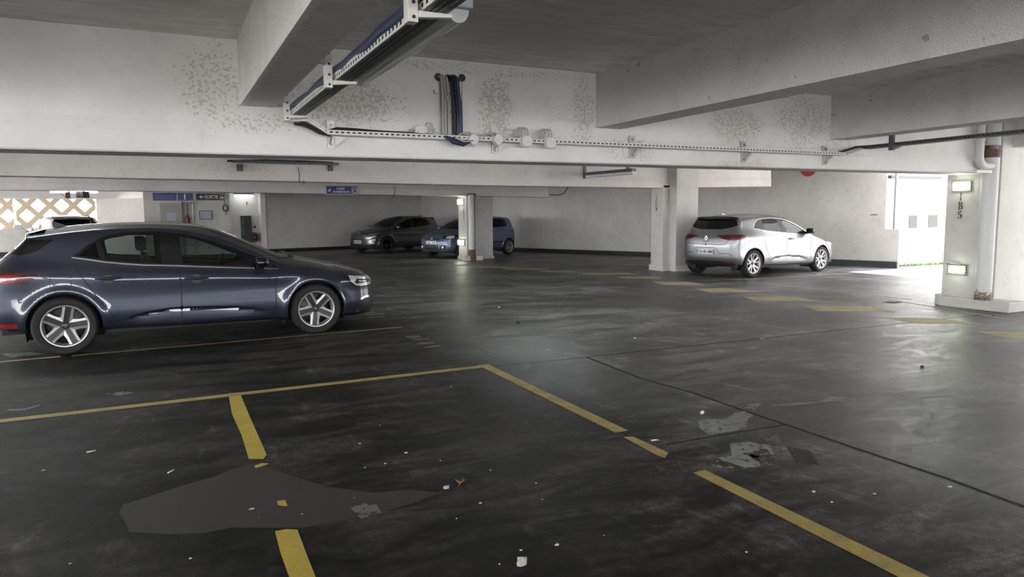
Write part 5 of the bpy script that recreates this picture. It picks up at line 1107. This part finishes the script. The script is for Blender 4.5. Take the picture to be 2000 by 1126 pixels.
# lit tubes and hanging boxes behind the far beam
def tube_light(x0, x1, Y, z, label, lit='tube_lit'):
    o = thing('tube_light', label, 'lamp', ((x0+x1)/2, Y, z+.1), group='lit fluorescent tubes at the back'); m = MB(); m.box(x0, x1, Y-.06, Y+.06, z+.04, z+.11); m.build('lamp_base', 'lamp_body', o, bevel=.01)
    MB().tube([(x0+.03, Y, z), (x1-.03, Y, z)], .035, 14).build('tube', lit, o, smooth=True)
    for xs in (x0+.2, x1-.24): m = MB(); m.box(xs, xs+.04, Y-.02, Y+.02, z+.1, CZ); m.build('hanger', 'steel_dark', o)
tube_light(onY(96, 374, 25.5).x, onY(193, 374, 25.5).x, 25.5, onY(145, 374.5, 25.5).z, 'lit fluorescent tube in front of the lattice wall', 'tube_dim'); tube_light(onY(456, 381, 31.1).x, onY(496, 381, 31.1).x, 31.1, onY(475, 382, 31.1).z, 'lit fluorescent tube over the black cabinet', 'tube_dim')
a, b = onY(150, 386, 25), onY(174, 374, 25); o = thing('louvre_box', 'dark louvred box hanging in front of the lit tube', 'box', ((a.x+b.x)/2, 25, a.z)); m = MB(); m.box(a.x+.18, b.x, 24.9, 25.15, a.z, b.z); m.build('box_body', 'dark_box', o)
m = MB()
for k in range(5): m.box(a.x+.04*k, a.x+.04*k+.02, 24.88, 25.12, a.z, b.z)
m.box(a.x, a.x+.2, 24.9, 25.1, b.z-.02, b.z); m.box(a.x, a.x+.2, 24.9, 25.1, a.z, a.z+.02); m.box(b.x-.16, b.x-.12, 24.98, 25.02, b.z, CZ); m.build('louvres', 'steel_dark', o)
a, b = onY(129, 387, 25), onY(137, 375, 25); m = MB(); m.box(a.x, b.x, 24.92, 25.08, a.z, b.z); m.box(b.x-.05, b.x-.02, 24.98, 25.02, b.z, CZ); m.tube([(a.x, 25, a.z+.02), (a.x-.16, 25, b.z+.0)], .008, 5); tag(m.build('hanging_box', 'brown_box'), 'small reddish-brown box hanging left of the louvred box', 'box')
# black cabinet, hose reel, poster by the recess
a, b = onY(472, 462, 31.25), onY(490, 421, 31.25); o = thing('cabinet', 'narrow black cabinet on the wall under the lit tube', 'cabinet', ((a.x+b.x)/2, 31.25, a.z)); m = MB(); m.box(a.x, b.x, 31.15, 31.45, a.z-.3, b.z); m.build('cabinet_body', 'dark_box', o, bevel=.01)
m = MB(); m.box(a.x+.03, a.x+.1, 31.14, 31.15, a.z+.05, (a.z+b.z)/2-.03); m.box(a.x+.03, a.x+.1, 31.14, 31.15, (a.z+b.z)/2+.03, b.z-.06); m.build('glass_strip', 'window_grey', o)
a = onY(493, 461, 31.2); o = thing('hose_reel', 'dull red hose reel at the right of the black cabinet', 'hose reel', (a.x, 31.25, a.z-.3)); MB().lathe([(0, -.12), (.20, -.12), (.21, -.10), (.21, .10), (0, .10)], (a.x+.08, 31.3, a.z-.05), 'y', 28).build('drum', 'red_dull', o, smooth=True); MB().lathe([(.06, -.14), (.14, -.13), (.16, -.11), (.05, -.11)], (a.x+.08, 31.3, a.z-.05), 'y', 24, close=True).build('hose', 'cable_black', o, smooth=True)
a = onY(498, 443, 31.4); m = MB(); m.box(a.x-.04, a.x+.04, 31.33, 31.45, a.z-.04, a.z+.04); m.box(a.x-.16, a.x-.04, 31.40, 31.45, a.z-.02, a.z); tag(m.build('valve_box', 'dark_box'), 'tiny dark box on the wall above the hose reel', 'box')
a, b = onY(480, 403, 31.42), onY(484, 392, 31.42); o = thing('safety_notice', 'small red and white notice on the wall above the black cabinet', 'notice', (a.x, 31.42, a.z)); m = MB(); m.box(a.x, b.x, 31.425, 31.45, a.z, b.z); m.build('notice_sheet', 'paper', o); m = MB(); m.box(a.x+.02, b.x-.02, 31.42, 31.425, a.z+.06, b.z-.03); m.build('red_field', 'red_paint', o)
# ---- behind the camera and to the left the deck is open to the yard between plain columns
for k, (x, y) in enumerate([(x, -9.1) for x in (-12, -6, 0, 6, 12)]+[(-12.1, y) for y in (-3, 3, 9, 15, 21, 27)]):
    m = MB(); m.box(x-.2, x+.2, y-.2, y+.2, 0, CZ); S(m, 'pillar_outer', 'paint_wall')
m = MB(); m.box(12.55, 12.8, -9.3, 3.2, 0, CZ); S(m, 'wall_light_block', 'paint_wall')  # unseen wall added to cut the daylight coming in from the right
m = MB(); m.box(-6, 12.5, -9.3, -9.1, 0, .9); S(m, 'parapet_glare_block', 'paint_wall')  # unseen parapet added to narrow the bright band mirrored in the dark car
m = MB(); m.box(-12.3, -12.1, -9.1, 34.4, 0, .6); S(m, 'wall_glare_block', 'paint_wall')  # unseen low wall added against bright ground reflecting in the floor and cars
m = MB(); m.box(25, 32, -30, 12.8, 0, 9); S(m, 'wall_sky_block', 'pipe_paint')  # unseen block added beyond the yard to screen off the low sky
# ---- the other lit battens of the deck (over the bays, hidden by the beams or behind the camera)
for k, (x, y, z) in enumerate(((-7.5, 10.6, 2.66), (-1.5, 10.6, 2.66), (5.5, 10.6, 2.66), (-4, 18, 2.66))):
    tube_light(x-.75, x+.75, y, z, 'lit fluorescent tube under the deck ceiling out of the view')
# ================================================================ cable trays, lamps, boxes
def rail(m, a, b, up, h=.038, t=.004, pitch=.05, slot=.028, sw=.012):
    """slotted side rail between a and b: real slots between two bars"""
    a, b, up = Vector(a), Vector(b), Vector(up).normalized(); d = (b-a); L = d.length; d.normalize(); n = d.cross(up)*t/2
    def bar(s0, s1, u0, u1): m.hexa([a+d*s+q+up*u for s in (s0, s1) for q in (-n, n) for u in (u0, u1)])
    bar(0, L, 0, (h-sw)/2); bar(0, L, (h+sw)/2, h); k = int(L/pitch)
    for i in range(k+1): bar(max(0, i*pitch-(pitch-slot)/2), min(L, i*pitch+(pitch-slot)/2), (h-sw)/2, (h+sw)/2)
def tray(par, a, b, side, up, mat='galvanised', h=.038, sw=.012, pitch=.05, nm='tray_run', mesh=True, base='galvanised'):
    a, b, side, up = Vector(a), Vector(b), Vector(side), Vector(up).normalized(); m = MB()
    rail(m, a, b, up, h, sw=sw, pitch=pitch, slot=pitch*.56); rail(m, a+side, b+side, up, h, sw=sw, pitch=pitch, slot=pitch*.56); o = m.build(nm, mat, par)
    q = MB(); d = (b-a).normalized(); k = 4
    for i in range(k): q.hexa([p+side*s+up*u for p in (a, b) for s in ((i+.12)/k, (i+.88)/k) for u in (-.003, 0)])
    q.build('tray_floor', base, o); return o
# -- overhead tray along the left beam
TX, TZ = 1.0, 2.285
t1 = thing('cable_tray', 'overhead slotted cable tray hanging beside the left concrete beam', 'cable tray', (TX, 4.5, TZ))
tray(t1, (TX+.02, -1.0, TZ+.02), (TX+.02, 6.33, TZ+.02), (.11, 0, 0), (0, 0, 1), 'cream_steel', .045, .02, .06, base='steel_dark')
for y, w in ((6.27, .055), (4.60, .055), (2.93, .055), (1.2, .055)):
    m = MB(); m.box(TX-.045, TX-.0, y-.004, y+w, TZ-.03, TZ+.22)
    m.prism([(TX, y+w*.4, TZ-.012), (TX, y+w*.4, TZ+.016), (TX+.15, y+w*.4, TZ+.016), (TX+.15, y+w*.4, TZ+.002)], (0, -.035, 0)); m.box(TX-.09, TX-.04, y, y+w, TZ+.12, TZ+.20)
    br = m.build('bracket', 'cream_steel', t1, bevel=.002)
    for z in (-.01, .05, .115, .18): MB().lathe([(0, -.003), (.008, -.003), (.008, .003), (0, .003)], (TX-.02, y-.004, TZ+z), 'y', 10).build('bracket_hole', 'cable_black', br)
def wavy(p0, p1, n, amp, seed):
    r = random.Random(seed); p0, p1 = Vector(p0), Vector(p1); return [p0+(p1-p0)*k/n+Vector((r.uniform(-amp, amp), 0, r.uniform(-amp, amp)*1.3)) for k in range(n+1)]
cb = thing('cable_run', 'dark blue conduits and black cables lying in the overhead tray beside the left beam', 'cable', (TX+.06, 4.5, TZ+.06))
MB().tube(wavy((TX+.04, -1, TZ+.085), (TX+.04, 6.40, TZ+.085), 26, .01, 1), .034, 12).build('conduit', 'conduit_blue', cb, smooth=True); MB().tube(wavy((TX+.09, -1, TZ+.07), (TX+.09, 6.38, TZ+.065), 26, .006, 2), .026, 10).build('conduit', 'conduit_blue', cb, smooth=True)
for k in range(4): MB().tube(wavy((TX+.045+.022*k, -1, TZ+.04), (TX+.045+.022*k, 6.36, TZ+.038), 22, .004, 5+k), .011, 8).build('cable', 'cable_black', cb, smooth=True)
# -- the unlit batten lamp on the tray
L0, L1, LX, LZ = 3.02, 4.78, 1.225, 2.375
lm = thing('batten_lamp', 'unlit clear-covered fluorescent batten lamp beside the overhead tray', 'lamp', (LX, 4, LZ))
m = MB(); m.prism([(LX-.055, L0, LZ+.0), (LX+.055, L0, LZ+.0), (LX+.046, L0, LZ+.045), (LX-.046, L0, LZ+.052)], (0, L1-L0, 0)); m.build('lamp_base', 'lamp_body', lm, bevel=.008)
m = MB(); pr = [(LX+.052*math.cos(t)*1.0, LZ-.072*math.sin(t)**.8 if math.sin(t) > 0 else LZ) for t in [PI*k/14 for k in range(15)]]; m.prism([(a, L0+.02, b) for a, b in pr], (0, L1-L0-.04, 0)); m.build('lamp_cover', 'lamp_cover', lm, smooth=True, angle=50)
MB().tube([(LX-.0, L0+.08, LZ-.028), (LX-.0, L1-.08, LZ-.028)], .015, 12).build('tube', 'tube_off', lm, smooth=True)
m = MB(); m.box(LX-.044, LX+.044, L0+.05, L1-.05, LZ-.006, LZ-.002); m.build('reflector', 'tube_off', lm)
for y in (L0, L1-.0):
    m = MB(); m.box(LX-.06, LX+.06, y-.015, y+.03, LZ-.012, LZ+.044); m.build('end_cap', 'lamp_body', lm, bevel=.008)
for k in range(6):
    y = L0+.15+k*.34; m = MB(); m.box(LX-.064, LX-.056, y-.015, y+.015, LZ-.02, LZ+.012); m.build('clip', 'galvanised', lm)
m = MB(); m.box(LX-.10, LX+.02, L1-.38, L1-.33, LZ+.04, LZ+.055); m.box(LX-.10, LX+.02, L0+.33, L0+.38, LZ+.04, LZ+.055); m.build('hanger', 'galvanised', lm)
# -- tray along the main beam
YT = YB-.035
P = [Vector((1.02, YT-.11, 2.262)), Vector((1.155, YT-.11, 2.272)), Vector((1.33, YT-.11, 2.168)), Vector((7.80, YT-.11, 2.178))]
t2 = thing('cable_tray', 'slotted cable tray running along the face of the main cross beam', 'cable tray', (4.5, YT-.1, 2.17))
for a, b in zip(P, P[1:]): tray(t2, a, b, (0, .10, 0), (0, 0, 1), 'cream_steel', .036)
for x in (1.38, 2.98, 4.62, 6.22, 7.58):
    m = MB(); m.box(x-.035, x+.035, YB-.02, YB+.005, 2.06, 2.30); m.prism([(x-.02, YB-.02, 2.09), (x-.02, YB-.15, 2.162), (x-.02, YB-.02, 2.168)], (.012, 0, 0)); m.prism([(x+.03, YB-.03, 2.075), (x+.14, YB-.03, 2.162), (x+.03, YB-.03, 2.165)], (0, .008, 0))
    b = m.build('bracket', 'galvanised', t2)
    for z in (2.09, 2.26): MB().lathe([(0, -.006), (.012, -.006), (.012, .0), (0, 0)], (x, YB-.02, z), 'y', 10).build('bolt', 'screw', b)
cb = thing('cable_run', 'black cables lying in the tray along the main cross beam', 'cable', (4.5, YT-.05, 2.2))
MB().tube([(1.1, YT-.06, 2.262), (1.3, YT-.06, 2.178)]+[(1.42+(3.6-1.42)*k/14, YT-.05, 2.218-.022*min(1, k/6)+.002*math.sin(k*2)) for k in range(15)], .02, 8).build('cable', 'cable_black', cb, smooth=True); MB().tube([(1.3, YT-.03, 2.19)]+[(1.4+6.3*k/20, YT-.03, 2.2+.003*math.sin(k*1.7)) for k in range(21)], .011, 8).build('cable', 'cable_black', cb, smooth=True); MB().tube([(1.05, YT-.06, 2.25), (1.16, YT-.06, 2.235), (1.26, YT-.06, 2.18), (1.36, YT-.06, 2.16)], .012, 8).build('cable', 'cable_black', cb, smooth=True)
# -- tray climbing away under the right beam
t3 = thing('cable_tray', 'dark slotted cable tray under the right concrete beam towards the 1B5 pillar', 'cable tray', (8.1, 5, 2.2))
a3, b3 = onX(1662, 291, 8.05), onX(2000, 262, 8.05); dd = (b3-a3).normalized(); A = Vector((8.05, YB-.2, a3.z-.012)); B = Vector((8.05, -1.0, A.z))
tray(t3, A, B, (.12, 0, 0), (0, 0, 1), 'steel_dark', .04, base='steel_dark'); tray(t3, P[3], (8.07, YB-.2, A.z), (0, .1, 0), (0, 0, 1), 'galvanised', .036)
for py_ in (265,):
    q = onX(1740, 285, 8.02); m = MB(); m.box(8.015, 8.05, q.y-.03, q.y+.03, q.z-.05, 2.46); m.prism([(8.05, q.y-.01, A.z-.005), (8.22, q.y-.01, A.z-.005), (8.05, q.y-.01, A.z-.05)], (0, .02, 0)); m.build('bracket', 'steel_dark', t3)
cb = thing('cable_run', 'black cables lying in the dark tray under the right beam', 'cable', (8.1, 4, 2.22)); MB().tube([(7.7, YB-.1, 2.205), (7.95, YB-.17, A.z+.02), (8.1, YB-.3, A.z+.025), (8.1, -1, A.z+.025)], .016, 8).build('cable', 'cable_black', cb, smooth=True)
# -- vertical bundle of cables
bd = thing('cable_bundle', 'vertical bundle of grey cables and a dark blue conduit coming out of the main beam', 'cable', (2.5, YB-.03, 2.2))
def vcable(x0, x1, z1, r, mat, dx=0, y=.03, z0=2.19):
    MB().tube(tube_bend([(x0-.03, YB+.06, z1), (x0, YB-y, z1+.01), (x0+.01, YB-y, z1-.12), (x1, YB-y, (z0+z1)/2), (x1, YB-y, z0)], .045, 6), r, 10).build('conduit' if mat == 'conduit_blue' else 'cable', mat, bd, smooth=True)
vcable(2.425, 2.435, 2.755, .014, 'cable_grey'); vcable(2.448, 2.462, 2.765, .014, 'cable_grey'); vcable(2.475, 2.488, 2.755, .012, 'cable_grey', y=.045); vcable(2.44, 2.505, 2.74, .010, 'cable_grey', y=.05); vcable(2.515, 2.53, 2.755, .013, 'cable_black', y=.05); vcable(2.56, 2.59, 2.755, .030, 'conduit_blue', y=.04); vcable(2.57, 2.60, 2.74, .022, 'conduit_blue', y=.06)
for x, z in ((2.425, 2.76), (2.52, 2.755), (2.575, 2.755)): MB().lathe([(.0, .0), (.036, .0), (.036, -.006), (0, -.006)], (x-.015, YB+.012, z), 'y', 18).build('bore_hole', 'cable_black', bd)
for z in (2.62, 2.26): m = MB(); m.box(2.36, 2.405, YB-.02, YB+.02, z-.018, z+.018); m.build('clip', 'box_grey', bd, bevel=.004)
for z in (2.60, 2.43): m = MB(); m.box(2.50, 2.545, YB-.075, YB-.05, z-.006, z+.008); m.build('cable_tie', 'cable_black', bd)
MB().tube([(2.40, YT-.13, 2.19), (2.48, YT-.14, 2.15), (2.58, YT-.14, 2.13), (2.68, YT-.12, 2.16)], [.012, .03, .03, .012], 8).build('conduit', 'conduit_blue', bd, smooth=True); MB().tube([(2.50, YT-.16, 2.175), (2.58, YT-.17, 2.145), (2.68, YT-.14, 2.16)], .008, 6).build('cable', 'cable_grey', bd, smooth=True)
q = onY(902, 152, YB+.015); h = MB().lathe([(0, -.0), (.036, 0), (.036, -.006), (0, -.006)], (q.x, YB+.014, q.z), 'y', 20); tag(h.build('bore_hole', 'cable_black'), 'empty round dark hole right of the dark blue conduit in the main beam', 'hole')
m = MB(); m.box(q.x-.0015, q.x+.0015, YB+.012, YB+.022, 2.25, q.z-.04); tag(m.build('wire', 'screw'), 'thin wire hanging under the empty round hole in the main beam', 'wire')
# -- junction boxes
def jbox(x, z, s, ang, label, loops=0, y=YT-.13, depth=.06):
    o = thing('junction_box', label, 'junction box', (x, y, z), (0, ang, 0), group='grey junction boxes on the main beam tray')
    m = MB(); m.box(-s/2, s/2, -.0, depth, -s/2, s/2); m.build('box_body', 'box_grey', o, world=False, bevel=.006); m = MB(); m.box(-s/2-.002, s/2+.002, -.014, -.0, -s/2-.002, s/2+.002); lid = m.build('lid', 'box_grey', o, world=False, bevel=.004)
    for a in (-1, 1):
        for b in (-1, 1): MB().lathe([(0, -.002), (.005, -.002), (.005, .0), (0, 0)], (a*s*.4, -.014, b*s*.4), 'y', 8).build('screw', 'screw', lid, world=False)
    for k in range(loops):
        x0 = -s*.28+k*s*.30; m = MB(); pts = [(x0, .04, s/2-.01), (x0, .04, s/2+.06), (x0-.012, .05, s/2+.088), (x0-.04, .07, s/2+.085), (x0-.06, .09, s/2+.05), (x0-.065, .10, s/2-.05)]; m.tube(tube_bend(pts, .03, 4), .007, 7); m.build('cable', 'cable_grey', o, world=False, smooth=True)
    return o
for px_, lab in ((925, 'left of the two tilted grey junction boxes on the main beam tray'), (973, 'right of the two tilted grey junction boxes on the main beam tray')):
    q = onY(px_, 272, YT-.13); o = jbox(q.x, q.z, .088, PI/4-.07, lab)
    m = MB(); m.tube(tube_bend([(q.x-.17, YT-.08, q.z+.01), (q.x-.10, YT-.08, q.z+.06), (q.x-.03, YT-.09, q.z+.05)], .04, 5), .008, 6); m.tube(tube_bend([(q.x-.15, YT-.1, q.z-.01), (q.x-.09, YT-.08, q.z+.045), (q.x-.05, YT-.08, q.z-.0)], .04, 5), .006, 6); m.tube([(q.x-.08, YT-.06, q.z+.06), (q.x-.0, YT-.06, q.z+.065)], .012, 6); m.build('cable', 'cable_grey', o, smooth=True)
for px_, n, lab in ((1029, 3, 'left of the two upright grey junction boxes on the main beam tray'), (1076, 3, 'right of the two upright grey junction boxes on the main beam tray')):
    q = onY(px_, 276 if px_ < 1050 else 278.5, YT-.13); jbox(q.x, q.z, .10, 0, lab, n)
q = onY(822, 254, YT-.02); o = jbox(q.x, q.z+.005, .075, 0, 'small cream connection box above the main beam tray', 0, YT-.03, .05); o.scale = (1.45, 1, 1)
m = MB(); m.tube(tube_bend([(q.x+.05, YT+.0, q.z+.03), (q.x+.06, YT, q.z+.075), (q.x+.12, YT, q.z+.07), (q.x+.125, YT, q.z-.05)], .04, 5), .005, 6); m.tube(tube_bend([(q.x-.06, YT, q.z+.0), (q.x-.11, YT, q.z), (q.x-.115, YT-.02, q.z-.05)], .03, 5), .01, 6); tag(m.build('box_cable', 'cable_grey', smooth=True), 'thin grey cable looping out of the small cream connection box', 'cable')
# -- the second cross beam: short tray and a hanging unlit lamp
a, b = onY(455, 317, YC-.1), onY(662, 322.5, YC-.1); t4 = thing('cable_tray', 'short slotted cable tray on the second cross beam at the back', 'cable tray', ((a.x+b.x)/2, YC-.1, a.z)); tray(t4, a, b, (0, .08, 0), (0, 0, 1), 'steel_dark', .05)
for px_ in (468, 645):
    q = onY(px_, 326, YC-.02); m = MB(); m.box(q.x-.05, q.x-.015, YC-.03, YC, q.z-.08, q.z+.06); m.box(q.x+.02, q.x+.055, YC-.03, YC, q.z-.08, q.z+.06); m.prism([(q.x-.05, YC-.1, q.z+.05), (q.x+.06, YC-.1, q.z+.05), (q.x, YC-.1, q.z-.02)], (0, .08, 0)); m.build('bracket', 'steel_dark', t4)
MB().tube([(a.x-.1, YC-.05, a.z+.03), (a.x+.6, YC-.05, a.z+.06), (b.x-.5, YC-.05, b.z+.06), (b.x-.1, YC-.05, b.z+.05)], .02, 6).build('cable', 'cable_black', t4, smooth=True)
A, B = onZ(1147, 345, 2.36), onZ(1238, 337.5, 2.36); A.z = B.z = 2.36; d = (B-A).normalized(); n = Vector((-d.y, d.x, 0))
lm = thing('batten_lamp', 'unlit dark batten lamp hanging under the main beam near the 1C5 pillar', 'lamp', (A+B)/2); m = MB(); m.hexa([p+n*w+Vector((0, 0, z)) for p in (A, B) for w in (-.06, .06) for z in (.03, .10)]); m.build('lamp_base', 'steel_dark', lm)
m = MB(); m.prism([A+n*.055*math.cos(t)+Vector((0, 0, .03-.06*math.sin(t))) for t in [PI*k/10 for k in range(11)]], (B-A)); m.build('lamp_cover', 'lamp_cover', lm); MB().tube([A+d*.05+Vector((0, 0, .012)), B-d*.05+Vector((0, 0, .012))], .014, 8).build('tube', 'tube_off', lm)
for q, dz in ((A-d*.1, -.04), (B-d*.2, .09)): m = MB(); m.box(q.x-.03, q.x+.03, q.y-.02, q.y+.02, q.z+dz, CZ); m.build('hanger', 'steel_dark', lm)
m = MB(); m.tube([A-d*.05+Vector((0, 0, .05)), A-d*.5+Vector((0, 0, .04)), A-d*.62+Vector((0, -.02, -.08)), A-d*.95+Vector((0, 0, -.36)), A-d*1.2+Vector((0, 0, -.40)), A-d*1.6+Vector((0, 0, -.38))], .012, 6); m.build('cable', 'cable_black', lm, smooth=True)
# ================================================================ litter on the floor
def cig(px_, py_, label, ang, L=.05):
    p = onZ(px_, py_); o = thing('cigarette_end', label, 'cigarette end', (p.x, p.y, .0045), (0, 0, ang), group='cigarette ends on the floor')
    MB().tube([(-L/2, 0, 0), (L*.1, 0, 0)], .004, 8).build('paper', 'cig_paper', o, world=False); MB().tube([(L*.1, 0, 0), (L/2, 0, 0)], .004, 8).build('filter', 'cig_filter', o, world=False)
for a in ((178, 882, 'cigarette end lying far left in front of the yellow line', .2), (334, 921, 'cigarette end lying just beyond the lighter repair patch', .9), (1279, 860, 'cigarette end lying beside the worn gap in the long yellow line', -.3)): cig(*a)
def flake(name, px_, py_, size, mat, label, cat, seed, hgt=.3, grp=None, n=9):
    r = random.Random(seed); p = onZ(px_, py_); m = MB(); top = []; bot = []
    for k in range(n):
        a = 2*PI*k/n; q = size*(.55+.45*r.random()); top.append((p.x+math.cos(a)*q, p.y+math.sin(a)*q*.7, size*hgt*(.3+r.random()))); bot.append((p.x+math.cos(a)*q*.9, p.y+math.sin(a)*q*.63, 0.0))
    m.add(top+bot+[(p.x, p.y, size*hgt*1.3)], [(i, (i+1) % n, 2*n) for i in range(n)]+[(n+i, n+(i+1) % n, (i+1) % n, i) for i in range(n)]+[tuple(range(n, 2*n))[::-1]])
    return tag(m.build(name, mat), label, cat, grp)
flake('crumpled_tissue', 1020, 1101, .035, 'tissue', 'crumpled pale tissue on the floor at the bottom edge of the view', 'tissue', 1, .7); flake('crumpled_tissue', 871, 953, .02, 'tissue', 'scrap of white tissue just left of the brown dead leaf', 'tissue', 2, .6)
flake('paper_scrap', 492, 993, .018, 'paper', 'grey paper scrap on the lighter repair patch', 'paper scrap', 3, .15); flake('pebble', 1801, 717, .02, 'dirt', 'dark lump on the open floor at the right', 'pebble', 4, .8); flake('pebble', 1372, 807, .02, 'paper', 'pale pebble beside the scuffed joint', 'pebble', 5, .8); flake('pebble', 1012, 631, .03, 'dirt', 'dark lump on the floor behind the corner of the yellow lines', 'pebble', 6, .6); flake('paper_scrap', 1488, 661, .05, 'paper', 'white paper scrap on the drive lane before the silver car', 'paper scrap', 7, .1); flake('paper_scrap', 1856, 950, .02, 'paper', 'small white scrap below the long floor joint at the right', 'paper scrap', 8, .2)
flake('oil_stain', 1744, 590, .22, 'dirt', 'dark stain on the bright floor before the 1B5 pillar', 'stain', 9, .004, n=16); flake('wrapper', 1941, 616, .035, 'sign_blue', 'small blue and white wrapper at the foot of the 1B5 plinth', 'wrapper', 10, .5)
p = onZ(900, 940); m = MB(); n = 8; vs = []; w = [.0, .022, .032, .034, .028, .018, .008, .0]; a = rad(60)
for k in range(n):
    s = -.045+.09*k/(n-1)
    for sd in (-1, 0, 1): vs.append((p.x+s*math.cos(a)-sd*w[k]*math.sin(a), p.y+s*math.sin(a)+sd*w[k]*math.cos(a), .004+.012*abs(sd)*(w[k]/.034)+.006*math.sin(k)))
m.add(vs, [(k*3+j, k*3+j+1, k*3+j+4, k*3+j+3) for k in range(n-1) for j in range(2)]); lf = thing('dead_leaf', 'brown curled dead leaf on the floor in the foreground', 'leaf', (p.x, p.y, 0)); m.build('leaf_blade', 'leaf_brown', lf); MB().tube([(p.x-.045*math.cos(a), p.y-.045*math.sin(a), .004), (p.x-.075*math.cos(a), p.y-.07*math.sin(a), .003)], .002, 5).build('leaf_stalk', 'leaf_brown', lf)
CR = [(85, 918, .010), (703, 866, .010), (793, 884, .014), (712, 913, .009), (752, 905, .010), (860, 899, .008), (958, 918, .009), (938, 982, .011), (892, 1012, .008), (692, 972, .007), (590, 1003, .007), (1047, 943, .009), (1059, 975, .008), (1018, 1074, .009), (1088, 1064, .013), (1180, 1045, .006), (1458, 1078, .008), (372, 1090, .008), (137, 1100, .008), (742, 830, .008), (1590, 960, .014), (1708, 964, .014), (1625, 980, .010), (976, 1101, .007), (505, 1010, .006), (880, 755, .012), (1240, 660, .02), (1310, 622, .02), (975, 600, .03), (893, 597, .02)]
for i, (x, y, s) in enumerate(CR): flake('crumb', x, y, s, 'paper' if i % 3 else 'tissue', 'tiny pale crumb of litter on the dark floor', 'crumb', 20+i, .35, 'pale crumbs scattered on the floor', 6)
megane(); clio(); yaris(); fiesta(); suv()
# ================================================================ camera and light
cam = bpy.data.objects.new('camera', bpy.data.cameras.new('camera')); COL.objects.link(cam); SC.camera = cam
R4 = Matrix((_R, _U, -_F)).transposed().to_4x4(); R4.translation = Vector(_O); cam.matrix_world = R4
cam.data.sensor_width = 36; cam.data.lens = FPX/2000*36; cam.data.clip_end = 200
w = bpy.data.worlds.new('overcast_sky'); w.use_nodes = True; SC.world = w
bg = w.node_tree.nodes['Background']; bg.inputs[0].default_value = (.985, .99, 1.0, 1); bg.inputs[1].default_value = 1.0
def portal(name, loc, rot, sx, sy):
    l = bpy.data.lights.new(name, 'AREA'); l.shape = 'RECTANGLE'; l.size = sx; l.size_y = sy; l.cycles.is_portal = True
    o = bpy.data.objects.new(name, l); COL.objects.link(o); o.location = loc; o.rotation_euler = rot
PORTALS = True
if PORTALS:
    portal('daylight_front', (0, -9.3, 1.46), (rad(90), 0, 0), 24.5, 2.93); portal('daylight_left', (-12.3, 12.8, 1.46), (rad(90), 0, rad(-90)), 44, 2.93)
    portal('daylight_right', (15.2, 3.2, 1.46), (rad(90), 0, rad(90)), 7, 2.93); portal('daylight_yard', (17.0, 9.5, 1.46), (rad(90), 0, rad(90)), 6.5, 2.93); portal('daylight_lattice', (-7, 34.9, 1.7), (rad(90), 0, rad(180)), 10, 1.4)
SC.view_settings.view_transform = 'Standard'; SC.view_settings.look = 'None'; SC.view_settings.gamma = 1.0; SC.view_settings.use_curve_mapping = False
SC.view_settings.exposure = 4.0
SC.cycles.max_bounces = 10; SC.cycles.diffuse_bounces = 6; SC.cycles.transparent_max_bounces = 16; SC.cycles.sample_clamp_indirect = 12
